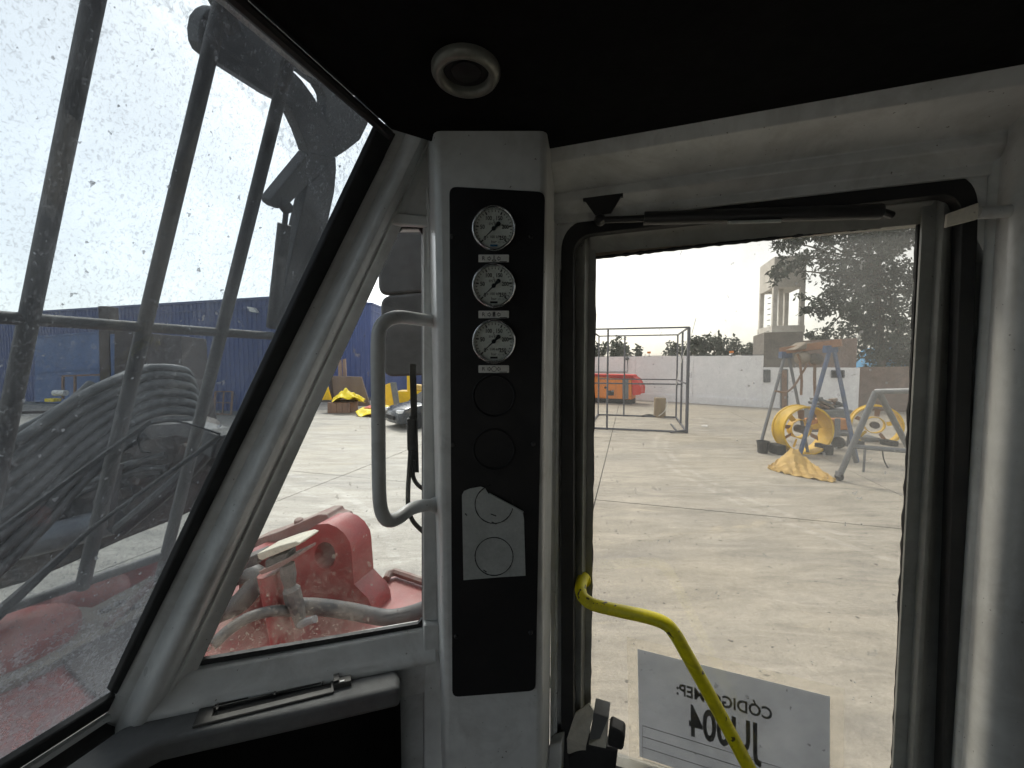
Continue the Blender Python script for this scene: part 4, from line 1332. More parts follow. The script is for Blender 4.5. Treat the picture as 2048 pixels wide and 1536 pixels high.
# ================================================================== YARD, LEFT
def warehouse(name, label, pts, h, mat, rib=.30):
    """corrugated sheet walls along a ground polyline"""
    t = thing(name, label, "building", V((pts[0].x, pts[0].y, 0)))
    for p, q in zip(pts[:-1], pts[1:]):
        d = q - p; L = d.length; d.normalize(); n = V((d.y, -d.x, 0))
        if n.dot(-p) < 0: n = -n
        k = int(L / rib)
        lo, hi = [], []
        for i in range(k):
            for s_, o_ in ((0, 0), (.4, 0), (.5, .035), (.9, .035)):
                c = p + d * (L * (i + s_) / k) + n * o_
                lo.append(c + V((0, 0, 0))); hi.append(c + V((0, 0, h)))
        lo.append(q); hi.append(q + V((0, 0, h)))
        mb = MB(); mb.loft([lo, hi])
        mb.poly([p - n * .15, q - n * .15, q - n * .15 + V((0, 0, h)), p - n * .15 + V((0, 0, h))])
        build("wall_sheet", mb, mat, t, smooth=0)
        mb = MB(); mb.box((p + q) / 2 + V((0, 0, h + .03)), d * (L / 2), n * .08, V((0, 0, .06)))
        build("roof_edge", mb, mat, t, smooth=0)
        mb = MB(); mb.box((p + q) / 2 + n * .05 + V((0, 0, h * .93)), d * (L / 2), n * .02, V((0, 0, .03)))
        build("eave_rail", mb, mat, t, smooth=0)
        mb = MB(); mb.box((p + q) / 2 + n * .06 + V((0, 0, .10)), d * (L / 2), n * .05, V((0, 0, .10)))
        build("plinth", mb, m_greyb, t, smooth=0)
    return t
p0 = G(0, 806); p1 = G(560, 834.5)
dfc = (p1 - p0).normalized()
wa = warehouse("blue_warehouse", "long blue corrugated warehouse seen through the windshield", [p0 - dfc * 40, p1], 5.6, m_blue)
nfc = V((dfc.y, -dfc.x, 0)); nfc = nfc if nfc.dot(-p0) > 0 else -nfc
def onface(px, py, off=.06):
    return hit(px, py, p0 + nfc * off, nfc)
mb = MB(); mb.prism([onface(72, 806), onface(200, 812), onface(200, 664), onface(72, 674)], nfc * .05)
build("sliding_door", mb, m_blue2, wa, smooth=0)
for y in (664, 735):
    mb = MB(); mb.bar(onface(72, y + 10, .13), onface(200, y, .13), .06, .10); build("door_rail", mb, m_blue2, wa, smooth=0)
mb = MB(); mb.prism([onface(499, 614), onface(512, 616), onface(519, 626), onface(505, 624)], nfc * .15); build("wall_lamp", mb, m_dial, wa, smooth=0)
K = Yp(745, 725, 27.6); K.z = 0; K0 = Yp(520, 725, 25.5); K0.z = 0
warehouse("blue_shed", "taller blue corrugated shed behind the yellow sheets, by the side window", [K0, K, V((K.x + .3, 48, 0))], 6.6, m_blue)

def drape(name, label, cat, px0, py_base, px1, peak, hgt, depth, mat, seed, group=None, n=22, spread=None):
    """crumpled sheet thrown over something; px0..px1 along the front edge, peak at (u) with height"""
    r = random.Random(seed)
    a = G(px0, py_base); b = G(px1, py_base)
    d = (b - a); back = V((a.x, a.y, 0)).normalized() * depth
    folds = [(r.uniform(3, 9), r.uniform(0, 6.28), r.uniform(-2, 2)) for _ in range(5)]
    rows = []
    for j in range(n + 1):
        row = []
        v = j / n
        for i in range(n + 1):
            u = i / n
            e = min(1, 3.2 * min(v, 1 - v)) * min(1, 3.2 * min(u, 1 - u))
            h = 0
            for (pu, pv, ph, pw) in peak:
                rr_ = math.hypot((u - pu) / pw, (v - pv) / (pw * 1.3)); aa_ = math.atan2(v - pv, u - pu)
                h = max(h, ph * max(0, 1 - rr_ * (1 + .28 * math.sin(aa_ * 5 + seed) * min(1, rr_ * 2))) ** 1.25)
            fold = sum(math.sin(u * k * 3 + v * c * 5 + p) for k, p, c in folds) / 5
            edge = .07 * math.sin(u * 9 + seed) + .05 * math.sin(u * 23 + seed * 2)
            p = a + d * (u + .05 * math.sin(v * 7 + seed)) + back * (v + (edge if j in (0, n) else 0))
            row.append(p + V((0, 0, .012 + h * hgt + e * abs(fold) * hgt * .38)))
        rows.append(row)
    mb = MB(); mb.loft(rows)
    o = build(name, mb, mat, smooth=28)
    s = o.modifiers.new("thickness", 'SOLIDIFY'); s.thickness = .006; s.offset = 1
    return tag(o, label, cat, group)

def leanpanel(name, label, cat, pts, y, tilt, th, mat, group=None):
    mb = MB()
    q = [Yp(px, py, y) for px, py in pts]
    zmin = min(p.z for p in q)
    q = [p + V((0, (p.z - zmin) * tilt, 0)) for p in q]
    mb.prism(q, V((0, th, 0)))
    return tag(build(name, mb, mat, smooth=0, bevel=.01), label, cat, group)

leanpanel("brown_board", "large brown board leaning upright behind the yellow sheet", "board", [(660, 752), (720, 754), (740, 812), (668, 812)], 22.0, .1, .15, m_brownp)
leanpanel("brown_board", "narrow brown board edge standing left of the large brown board", "board", [(656, 760), (660, 752), (668, 812), (661, 812)], 21.95, .1, .12, m_darkbrown)
for i, (x, lab) in enumerate(((674, "left of two tan planks standing above the brown board"), (683, "right of two tan planks standing above the brown board"))):
    leanpanel("tan_plank", lab, "plank", [(x, 722 - i * 3), (x + 6, 720 - i * 3), (x + 12, 812), (x + 3, 812)], 22.5, .05, .1, m_plank, "tan planks leaning by the blue shed")
leanpanel("yellow_wedge", "yellow triangular plate beside the brown boards", "plate", [(653, 772), (661, 800), (640, 800)], 20.9, .0, .2, m_yellow)
rb = thing("rusty_crate", "low rusty steel crate under the crumpled yellow sheet", "crate", G(680, 826))
mb = MB(); p_ = Yp(655, 826, 20.4); q_ = Yp(700, 826, 20.4)
mb.abox(p_.x, q_.x, 20.4, 21.5, 0, .55); build("body", mb, m_rustbox, rb, smooth=0, bevel=.02)
for k in range(4):
    x = p_.x + (q_.x - p_.x) * (k + .5) / 4
    mb = MB(); mb.abox(x - .04, x + .04, 20.37, 20.4, .02, .53); build("rib", mb, m_rustbox, rb, smooth=0)
mb = MB(); mb.abox(p_.x - .4, p_.x + 1.3, 20.6, 21.4, .552, .60); build("lid", mb, m_darkbrown, rb, smooth=0)
# yellow sheet draped over the crate
def over(o, dz):
    o.location.z += dz
    return o
over(drape("yellow_sheet", "crumpled yellow sheet peaked over the rusty crate", "sheet", 667, 828, 731, [(.45, .4, 1.0, .55)], .62, 1.4, m_tarpb, 3, "yellow sheets in the yard"), .58)
bx = MB(); p_ = Yp(716, 830, 19.6); q_ = Yp(752, 830, 19.6)
bx.prism([V((p_.x, 19.6, 0)), V((q_.x, 19.6, 0)), V((q_.x, 19.6, .38)), V((p_.x + .2, 19.6, .38))], V((0, 1.1, 0)))
tag(build("red_box", bx, m_red2, smooth=0, bevel=.02), "low red box with sloped end under a yellow sheet", "box")
over(drape("yellow_sheet", "bright yellow sheet spread on the concrete behind the grey handle", "sheet", 716, 834, 808, [(.15, .5, .75, .4), (.5, .45, .95, .5), (.7, .4, .9, .35)], .52, 1.5, m_tarpb, 9, "yellow sheets in the yard"), .0)
leanpanel("yellow_plate", "tall yellow plate leaning right of the grey handle", "plate", [(768, 770), (779, 766), (788, 812), (771, 812)], 21.2, .08, .1, m_yellow)
leanpanel("grey_plate", "dark grey plate leaning against the tall yellow plate", "plate", [(779, 765), (791, 765), (799, 814), (788, 812)], 21.15, .08, .1, m_greyb)
yb = thing("yellow_tank", "long yellow-orange steel tank frame beside the leaning plates", "tank", G(820, 808))
p_ = Yp(794, 808, 23.5); q_ = Yp(850, 808, 23.5)
mb = MB(); mb.abox(p_.x, q_.x, 23.5, 24.6, .22, .92); build("body", mb, m_yellow, yb, smooth=0, bevel=.03)
mb = MB(); mb.abox(p_.x + .1, q_.x, 23.55, 24.5, .0, .22); build("base", mb, m_dark, yb, smooth=0)
mb = MB(); mb.prism([V((p_.x + .7, 23.7, .92)), V((q_.x, 23.7, .92)), V((q_.x - .3, 23.7, 1.25)), V((p_.x + 1.0, 23.7, 1.3))], V((0, .7, 0))); build("cover", mb, m_tarpy, yb, smooth=0, bevel=.05)
mb = MB(); mb.abox(p_.x + .55, p_.x + .75, 23.7, 23.9, .92, 1.9); build("post", mb, m_yellow, yb, smooth=0)

# parked car, only its front shows
car = thing("parked_car", "dark grey car whose front corner shows beside the side wiper", "car", V((-3.2, 15.6, 0)))
sil = [(0, .22), (.02, .62), (.10, .74), (.35, .84), (1.1, .96), (1.75, 1.40), (2.1, 1.47), (3.0, 1.45), (3.6, 1.05), (4.2, .98), (4.25, .25)]
ax = V((.80, .60, 0)); ay = V((-.60, .80, 0))
nose = Yp(796, 868, 15.1); nose.z = 0
def carp(s_, z, w_): return nose + ax * s_ + ay * w_ + V((0, 0, z))
rows = []
for w_, sc_ in ((0, .93), (.12, .99), (.85, 1.0), (1.58, .99), (1.7, .93)):
    inset = .16 if w_ in (0, 1.7) else (.04 if w_ in (.12, 1.58) else 0)
    rows.append([carp(s_ + (inset if s_ < 1 else -inset * .5), z * (sc_ if z > .9 else 1), w_) for s_, z in sil])
mb = MB(); mb.loft(rows, True); build("body", mb, m_car, car, smooth=50, bevel=.05)
for w_ in (.06, 1.42):
    mb = MB(); mb.box(carp(.17, .70, w_ + .12), ax * .12, ay * .16, V((0, 0, .065))); build("headlight", mb, m_lamp, car, smooth=40, bevel=.03)
mb = MB(); mb.box(carp(.0, .45, .85), ax * .03, ay * .45, V((0, 0, .08))); build("grille", mb, m_dark, car, smooth=0, bevel=.01)
for s_ in (.75, 3.4):
    for w_ in (.02, 1.68):
        mb = MB(); mb.lathe([(.18, -.10), (.29, -.11), (.32, -.06), (.32, .06), (.29, .11), (.18, .10)], carp(s_, .32, w_), ay, 24)
        wl = build("wheel", mb, m_tyre, car)
        mb = MB(); mb.lathe([(.18, -.09), (.18, .09)], carp(s_, .32, w_), ay, 16); build("rim", mb, m_gpipe, wl)
mb = MB(); mb.prism([carp(1.15, .98, .1), carp(1.73, 1.38, .2), carp(1.73, 1.38, 1.5), carp(1.15, .98, 1.6)], (V((0, 0, 1)) - ax).normalized() * .03); build("windscreen", mb, m_dark, car, smooth=0)

# small things left of the machine
fr_ = thing("window_frame", "rusty brown window frame leaning on the blue warehouse wall", "frame", G(445, 828))
pA = [onface(428, 827, .35), onface(462, 829, .35), onface(465, 783, .12), onface(431, 783, .12)]
for k in range(4):
    mb = MB(); mb.bar(pA[k], pA[(k + 1) % 4], .09, .05); build("frame_bar", mb, m_rustbox, fr_, smooth=0)
mb = MB(); mb.bar((pA[0] + pA[1]) / 2, (pA[2] + pA[3]) / 2, .06, .04); build("mullion", mb, m_rustbox, fr_, smooth=0)
mb = MB(); mb.bar((pA[0] + pA[3]) / 2, (pA[1] + pA[2]) / 2, .06, .04); build("transom", mb, m_rustbox, fr_, smooth=0)
yt = thing("yellow_stand", "small yellow stand with an upright post on the ground by the hoses", "stand", G(420, 845))
g_ = G(416, 845)
mb = MB(); mb.tube([g_ + V((0, 0, .05)), g_ + V((0, 0, .55))], .035, 8); build("post", mb, m_yellow, yt)
mb = MB(); mb.prism([G(411, 848), G(428, 846), G(433, 840), G(418, 838)], V((0, 0, .06))); build("base_plate", mb, m_tarpb, yt, smooth=0)
mb = MB(); mb.box(g_ + V((-.28, .1, .5)), V((.18, 0, 0)), V((0, .06, 0)), V((0, 0, .05))); build("arm_plate", mb, m_yellow, yt, smooth=0, bevel=.01)

def casing(name, label, c, axis, R, L, blades, parent_cat="fan casing", group=None):
    t = thing(name, label, parent_cat, V((c.x, c.y, 0)), group)
    ax_ = axis.normalized()
    mb = MB(); mb.lathe([(R * .93, 0), (R, 0), (R, .05), (R * .965, .06), (R * .965, L - .06), (R, L - .05), (R, L), (R * .93, L)], c, ax_, 56, True)
    build("shell", mb, m_yellow, t, smooth=40)
    if blades:
        mb = MB(); mb.lathe([(R * .37, L * .55), (R * .40, L * .52), (R * .40, L * .98), (R * .37, L * 1.0)], c, ax_, 36, True)
        build("hub_ring", mb, m_yellow, t, smooth=40)
        mb = MB(); mb.lathe([(R * .16, L * .3), (R * .16, L * .9), (.001, L * .92)], c, ax_, 20); build("hub", mb, m_darkbrown, t)
        ref = ax_.cross(ZUP).normalized(); up2 = ref.cross(ax_)
        for k in range(blades):
            a = 2 * math.pi * k / blades + .2
            dr = ref * math.cos(a) + up2 * math.sin(a); tn = ref * -math.sin(a) + up2 * math.cos(a)
            ch = (tn * .75 + ax_ * .65).normalized()
            mb = MB(); mb.prism([c + ax_ * L * .6 + dr * (R * .44) - ch * R * .09, c + ax_ * L * .6 + dr * (R * .44) + ch * R * .09, c + ax_ * L * .6 + dr * (R * .80) + ch * R * .13, c + ax_ * L * .6 + dr * (R * .80) - ch * R * .10], ax_.cross(dr).normalized() * .015)
            build("blade", mb, m_yellow if k % 3 == 0 else m_rustbox, t, smooth=0)
    return t
cc = Yp(268, 765, 8.2)
casing("fan_casing", "yellow fan ring rising behind the hoses at the windshield", cc, V((-.6, .8, 0)), .40, .3, 0)
tagp = thing("pipe_rack", "thin brown pipe rack with a white hose coil left of the hoses", "rack", G(125, 806))
for a_, b_2 in (((126, 798), (126, 752)), ((126, 752), (215, 749)), ((150, 752), (150, 800))):
    mb = MB(); mb.bar(Yp(*a_, 22), Yp(*b_2, 22), .09); build("pipe", mb, m_rustbox, tagp, smooth=0)
mb = MB(); mb.tube([Yp(109, 786, 21.9), Yp(132, 786, 21.9)], .16, 12); build("white_coil", mb, m_dial, tagp)
mb = MB(); mb.box(Yp(106, 800, 21.8), V((.25, 0, 0)), V((0, .2, 0)), V((0, 0, .09))); build("yellow_foot", mb, m_tarpb, tagp, smooth=0, bevel=.03)
kb = MB(); kb.bar(G(-60, 830) + V((0, 0, .06)), G(100, 826) + V((0, 0, .06)), .25, .12)
tag(build("steel_rail", kb, m_darkbrown, smooth=0), "dark steel rail lying on the ground at far left", "rail")

# ================================================================== YARD, RIGHT
# white boundary wall in panels
wp0 = G(1270, 799); wp1 = G(1524, 815)
wd_ = (wp1 - wp0).normalized(); wn = V((-wd_.y, wd_.x, 0)); wn = wn if wn.y > 0 else -wn
bwall = thing("white_boundary_wall", "long white rendered boundary wall at the back of the yard", "wall", wp0)
Lp = (wp1 - wp0).length / 2.0
for k in range(-8, 2):
    a = wp0 + wd_ * (Lp * k + .006); b = wp0 + wd_ * (Lp * (k + 1) - .006)
    h = 3.02 + rng.uniform(-.02, .02)
    mb = MB(); mb.prism([a, b, b + V((0, 0, h)), a + V((0, 0, h))], wn * .2)
    build("wall_panel", mb, m_wwall, bwall, smooth=0)
mb = MB(); a = wp0 - wd_ * Lp * 8; mb.prism([a - wn * .05, wp1 - wn * .05, wp1 - wn * .05 + V((0, 0, .45)), a - wn * .05 + V((0, 0, .45))], wn * .055)
build("skirting", mb, m_wwall, bwall, smooth=0)
mb = MB(); mb.prism([a + wn * .05 + V((0, 0, 3.03)), wp1 + wn * .05 + V((0, 0, 3.03)), wp1 + wn * .05 + V((0, 0, 3.06)), a + wn * .05 + V((0, 0, 3.06))], wn * .1)
build("coping", mb, m_greyb, bwall, smooth=0)
def onwall(px, py, off=.0):
    return hit(px, py, wp0 - wn * off, wn)
wlmp = thing("wall_lamp", "small round lamp with conduit on the white boundary wall", "lamp", onwall(1255, 745, .1))
mb = MB(); mb.lathe([(.12, 0), (.13, .1), (.06, .16)], onwall(1255, 717, .02), -wn, 14); build("lamp_head", mb, m_greyb, wlmp)
mb = MB(); mb.tube([onwall(1255, 719, .06), onwall(1255, 744, .06), onwall(1190, 744, .06)], .03, 6); build("conduit", mb, m_greyb, wlmp)
for x, y, lab in ((1298, 705, "small yellow sign fixed above the white wall near the left bush"), (1463, 704, "small yellow sign before the bush near the tower")):
    sgn = thing("yellow_sign", lab, "sign", onwall(x, y + 6), "small yellow signs on the wall top")
    mb = MB(); c = onwall(x, y, .05); mb.box(c, wd_ * .12, wn * .01, V((0, 0, .065))); build("face", mb, m_orange, sgn, smooth=0)
    mb = MB(); mb.bar(c - V((0, 0, .3)) + wn * .03, c + wn * .03, .03); build("post", mb, m_greyb, sgn, smooth=0)

# pump house: white below, grey brick above
ph = thing("pump_house", "small white house with grey brick upper storey beside the boundary wall", "building", G(1620, 816))
h0 = G(1524, 815); h1 = G(1716, 822)
hd_ = (h1 - h0).normalized(); hn = V((-hd_.y, hd_.x, 0)); hn = hn if hn.y > 0 else -hn
def onh(px, py, off=.0):
    return hit(px, py, h0 - hn * off, hn)
zw = onh(1620, 735).z
mb = MB(); mb.prism([h0, h1, V((h1.x, h1.y, zw)), V((h0.x, h0.y, zw))], hn * 4); build("white_wall", mb, m_wwall, ph, smooth=0)
zb = onh(1560, 664).z
mid = h0 + hd_ * ((h1 - h0).length * .42)
mb = MB(); mb.prism([V((h0.x, h0.y, zw)) + hn * .05, V((mid.x, mid.y, zw)) + hn * .05, V((mid.x, mid.y, zb)) + hn * .05, V((h0.x, h0.y, zb)) + hn * .05], hn * 3.5); build("brick_storey", mb, m_brickgrey, ph, smooth=0)
zb2 = onh(1660, 676).z
mb = MB(); mb.prism([V((mid.x, mid.y, zw)) + hn * .5, V((h1.x, h1.y, zw)) + hn * .5, V((h1.x, h1.y, zb2)) + hn * .5, V((mid.x, mid.y, zb2 - .1)) + hn * .5], hn * 3.2); build("brick_storey", mb, m_brick, ph, smooth=0)
for (x0, x1, y0, y1), nm, mt in (((1529, 1539, 741, 763), "window", m_greyb), ((1664, 1687, 742, 754), "window", m_dark), ((1563, 1574, 740, 816), "door", m_rustbox)):
    mb = MB(); mb.prism([onh(x0, y1, .02), onh(x1, y1, .02), onh(x1, y0, .02), onh(x0, y0, .02)], -hn * .03); d_ = build(nm, mb, mt, ph, smooth=0)
    mb = MB(); q = [onh(x0 - 1, y1 + 1, .05), onh(x1 + 1, y1 + 1, .05), onh(x1 + 1, y0 - 1, .05), onh(x0 - 1, y0 - 1, .05)]
    for k in range(4): mb.bar(q[k], q[(k + 1) % 4], .05)
    build("frame", mb, m_greyb, d_, smooth=0)
bwz = G(1716, 820); bwe = bwz + V((.93, -.36, 0)) * 12
mb = MB(); mb.prism([bwz, bwe, bwe + V((0, 0, 2.55)), bwz + V((0, 0, 2.35))], V((.1, .25, 0)))
tag(build("brick_wall", mb, m_brick, smooth=0), "brown brick wall to the right of the white pump house", "wall")
mb = MB(); a = Yp(1760, 736, 26); mb.prism([Yp(1764, 738, 28.5), Yp(1815, 738, 28.5), Yp(1812, 724, 28.5), Yp(1797, 716, 28.5), Yp(1784, 694, 28.5)], V((.5, 3, 0)))
tag(build("blue_roof", mb, m_bluetarp, smooth=0), "bright blue roof sheet showing behind the big tree", "roof sheet")

# water tower
tw = thing("water_tower", "concrete water tower with open columns and a solid tank on top", "tower", V((20.4, 31.5, 0)))
T0 = V((19.4, 30.0, 0)); tu = V((.963, -.27, 0)).normalized(); tv = V((.27, .963, 0)).normalized()
TU, TV = 2.05, 3.3
def tz(py): return EYE + (725 - py) / FPX * 30
zt, zo, zb_, zm = tz(517), tz(577), tz(652), tz(667)
def tb(u0, u1, v0, v1, z0, z1, name, mat=m_tower):
    c = T0 + tu * ((u0 + u1) / 2) + tv * ((v0 + v1) / 2) + V((0, 0, (z0 + z1) / 2))
    mb = MB(); mb.box(c, tu * ((u1 - u0) / 2), tv * ((v1 - v0) / 2), V((0, 0, (z1 - z0) / 2))); return build(name, mb, mat, tw, smooth=0, bevel=.02)
tb(0, TU, 0, TV, zo, zt, "tank")
tb(-.04, TU + .04, -.04, TV + .04, zb_ - .55, zb_, "ring_beam")
for u in (0, TU - .30):
    for v in (0, TV - .30):
        tb(u, u + .30, v, v + .30, zb_, zo, "column")
        tb(u, u + .30, v, v + .30, 0, zb_ - .55, "leg")
tb(TU * .34, TU * .34 + .30, TV * .30, TV * .30 + .25, zb_, zo, "column")
for k in range(3):
    tb(TU * .66 + k * .22, TU * .66 + k * .22 + .04, TV - .2, TV - .16, zb_, zo, "pipe", m_greyb)
tb(.2, TU - .2, .2, TV - .2, 3.2, zb_ - .55, "brick_infill", m_brickgrey)
for k in range(12):
    z = zb_ - .8 + k * .42
    tb(-.10, .04, .55, .95, z, z + .04, "ladder_rung", m_greyb)

# foliage
def foliage(mb, c, rx, ry, rz, n, leaf, r, droop=.35):
    vs, fs = [], []
    for _ in range(n):
        while True:
            p = V((r.uniform(-1, 1), r.uniform(-1, 1), r.uniform(-1, 1)))
            if .15 < p.length < 1: break
        p = p * (p.length ** -.25)
        q = c + V((p.x * rx, p.y * ry, p.z * rz))
        d = V((r.gauss(0, 1), r.gauss(0, 1), r.gauss(-droop * 2, .7))).normalized()
        s = d.cross(V((r.gauss(0, 1), r.gauss(0, 1), r.gauss(0, 1)))).normalized()
        l = leaf * r.uniform(.6, 1.35); w_ = l * r.uniform(.16, .28)
        k = len(vs)
        vs += [q, q + d * l * .5 + s * w_, q + d * l, q + d * l * .5 - s * w_]
        fs.append((k, k + 1, k + 2, k + 3))
    mb._add(vs, fs)

def tree(name, label, clumps, y0, trunk, leaf, mat, dens, seed, group=None):
    r = random.Random(seed)
    t = thing(name, label, "tree" if "tree" in name else "bush", V((trunk[0].x, trunk[0].y, 0)), group)
    mb = MB()
    cs = []
    for px, py, rpx, dy in clumps:
        c = Yp(px, py, y0 + dy); R = rpx / FPX * (y0 + dy)
        cs.append((c, R))
        # each clump breaks into smaller sprays so that light shows between them
        for _ in range(int(7 + R * 6)):
            v_ = V((r.gauss(0, 1), r.gauss(0, 1), r.gauss(0, 1))).normalized() * R * r.uniform(.3, 1.0)
            rr = R * r.uniform(.22, .42)
            foliage(mb, c + v_, rr * 1.15, rr, rr * .75, int(dens * rr * rr * 4 + 12), leaf, r)
    build("crown", mb, mat, t, smooth=0, recalc=False)
    tb_ = MB()
    tb_.tube(trunk, [.22, .19, .16, .12][:len(trunk)] if len(trunk) <= 4 else .18, 10)
    for c, R in cs:
        s_ = trunk[-1].lerp(trunk[-2], r.random() * .7)
        m_ = s_.lerp(c, .5) + V((r.uniform(-.3, .3), 0, r.uniform(.0, .4)))
        tb_.tube([s_, m_, c], [.08, .05, .02], 6, 3)
    build("trunk", tb_, m_bark, t, smooth=60)
    return t
big = [(1735, 470, 70, 0), (1660, 470, 48, .6), (1600, 462, 32, .3), (1570, 480, 26, .2), (1590, 515, 34, 0), (1560, 540, 22, .2), (1690, 540, 62, -.4), (1760, 550, 74, .4), (1820, 480, 60, .5), (1830, 570, 60, 0),
       (1650, 600, 40, .2), (1625, 620, 24, 0), (1700, 620, 58, .5), (1770, 640, 60, -.3), (1830, 660, 50, .3), (1640, 675, 26, .5), (1730, 690, 45, .8), (1790, 705, 40, 1.0), (1690, 400, 60, .3), (1780, 400, 70, 0), (1600, 420, 30, 0), (1815, 715, 26, -.5), (1755, 715, 22, -.5), (1800, 690, 24, -.6)]
tr0 = Yp(1755, 800, 27); tr0.z = 0
tree("big_tree", "tall dark leafy tree on the right behind the brick wall", big, 27, [tr0, tr0 + V((.2, 0, 3.2)), tr0 + V((-.1, .2, 6)), tr0 + V((-.4, .1, 9))], .33, m_leaf, 30, 5)
b1 = [(1200, 698, 24, 0), (1225, 696, 26, .5), (1248, 698, 22, 0), (1270, 706, 15, .2), (1180, 694, 24, 0), (1236, 702, 20, -.4)]
g1 = Yp(1228, 800, 33); g1.z = 0
tree("leafy_bush", "low dark bush above the white wall behind the cage frame", b1, 33, [g1, g1 + V((0, 0, 1.5)), g1 + V((.1, 0, 3.0))], .38, m_leaf2, 13, 8, "bushes behind the white wall")
b2 = [(1362, 698, 22, 0), (1388, 692, 28, .3), (1418, 690, 30, 0), (1448, 692, 28, .4), (1474, 698, 22, 0), (1496, 700, 18, .3), (1345, 706, 13, 0), (1508, 702, 14, 0), (1400, 700, 26, -.4), (1436, 700, 26, -.4)]
g2 = Yp(1420, 800, 32); g2.z = 0
tree("leafy_bush", "wide dark bush above the white wall left of the water tower", b2, 32, [g2, g2 + V((0, 0, 1.5)), g2 + V((.1, 0, 3.0))], .38, m_leaf2, 13, 9, "bushes behind the white wall")

# orange compressor with red cover
oc = thing("orange_compressor", "orange enclosed compressor with black band standing by the white wall", "compressor", G(1230, 808))
o0 = G(1120, 802); o1 = G(1263, 809)
od = (o1 - o0).normalized(); on = V((-od.y, od.x, 0)); on = on if on.y > 0 else -on
def ono(px, py, off=0): return hit(px, py, o0 - on * off, on)
zt_ = ono(1240, 750).z
mb = MB(); mb.prism([o0 + V((0, 0, .30)), o1 + V((0, 0, .30)), V((o1.x, o1.y, zt_ - .05)), V((o0.x, o0.y, zt_ - .05))], on * 1.3); build("body", mb, m_orange, oc, smooth=0, bevel=.06)
mb = MB(); mb.prism([o0 + on * .05, o1 + on * .05, o1 + on * .05 + V((0, 0, .32)), o0 + on * .05 + V((0, 0, .32))], on * 1.15); build("base_frame", mb, m_dark, oc, smooth=0)
mb = MB(); mb.prism([ono(1245, 798, .01), ono(1257, 798, .01), ono(1257, 754, .01), ono(1245, 754, .01)], -on * .02); build("black_band", mb, m_greyb, oc, smooth=0)
mb = MB(); mb.prism([ono(1215, 791, .01), ono(1228, 791, .01), ono(1228, 781, .01), ono(1215, 781, .01)], -on * .02); build("grille", mb, m_dark, oc, smooth=0)
for x in (1199, 1232):
    mb = MB(); mb.bar(ono(x, 799, .012), ono(x, 755, .012), .03, .015); build("door_seam", mb, m_rustbox, oc, smooth=0)
mb = MB(); mb.lathe([(.08, 0), (.08, .03)], ono(1211, 775, .01), -on, 10); build("lock", mb, m_dark, oc)
rt = MB()
c_ = V((o1.x, o1.y, 0))
rt.prism([c_ - od * 4.6 + V((0, 0, zt_ - .04)) - on * .05, c_ - od * .05 + V((0, 0, zt_ - .06)) - on * .05, c_ + od * .28 + V((0, 0, zt_ - .3)) - on * .05, c_ + od * .52 + V((0, 0, zt_ - .75)) - on * .05, c_ + od * .5 + V((0, 0, zt_ - 1.15)) - on * .05, c_ + od * .1 + V((0, 0, zt_ - 1.2)) - on * .05, c_ + od * .04 + V((0, 0, zt_ + .0)) - on * .05, c_ - od * .1 + V((0, 0, zt_ + .03)) - on * .05, c_ - od * 4.6 + V((0, 0, zt_ + .05)) - on * .05], on * 1.4)
tag(build("red_cover", rt, m_redtarp, smooth=0, bevel=.04), "red tarpaulin folded over the orange compressor's top and end", "tarpaulin")

# open cage frame
cg = thing("cage_frame", "tall open frame cage of dark square tube standing on the concrete", "frame", G(1300, 850))
nr = G(1373, 866); fr2 = G(1352, 836)
wvec = V((-3.45, .95, 0)); nl = nr + wvec; fl2 = fr2 + wvec
H = 3.88
def cbar(p, q, w_=.05, nm="tube"):
    mb = MB(); mb.bar(p, q, w_); build(nm, mb, m_cagesteel, cg, smooth=0)
hz = V((0, 0, H))
for p in (nr, nl, fr2, fl2): cbar(p, p + hz, .085 if p is nr else .055, "post")
for a, b in ((nr, nl), (nl, fl2), (fl2, fr2), (fr2, nr)):
    cbar(a + hz, b + hz, .055, "top_rail"); cbar(a + V((0, 0, .04)), b + V((0, 0, .04)), .06, "bottom_rail")
mz = V((0, 0, 1.80))
for a, b in ((nr, fr2), (fr2, fl2)): cbar(a + mz, b + mz, .055, "middle_rail")
mz2 = V((0, 0, 1.70))
pnr = nr.lerp(fr2, .45); cbar(pnr + mz2, pnr + mz2 + wvec, .06, "middle_rail")
pm = nr + wvec * .80; cbar(pm, pm + hz, .06, "post")
pm = fr2 + wvec * .66; cbar(pm, pm + hz, .06, "post")
pm = nr.lerp(fr2, .5); cbar(pm, pm + hz, .06, "post")
cbar(G(1342, 850) + V((0, 0, .03)), G(1352, 862) + V((0, 0, .03)), .05, "brace"); cbar(G(1340, 866) + V((0, 0, .03)), nr + V((0, 0, .1)), .06, "foot")
wr = MB(); wr.tube([Yp(1392, 636, 16), Yp(1382, 672, 16), Yp(1368, 705, 16), Yp(1360, 735, 16), Yp(1352, 770, 16)], .012, 6, 5)
tag(build("loose_wire", wr, m_dial, smooth=0), "thin pale wire hanging at the cage frame's corner", "wire")

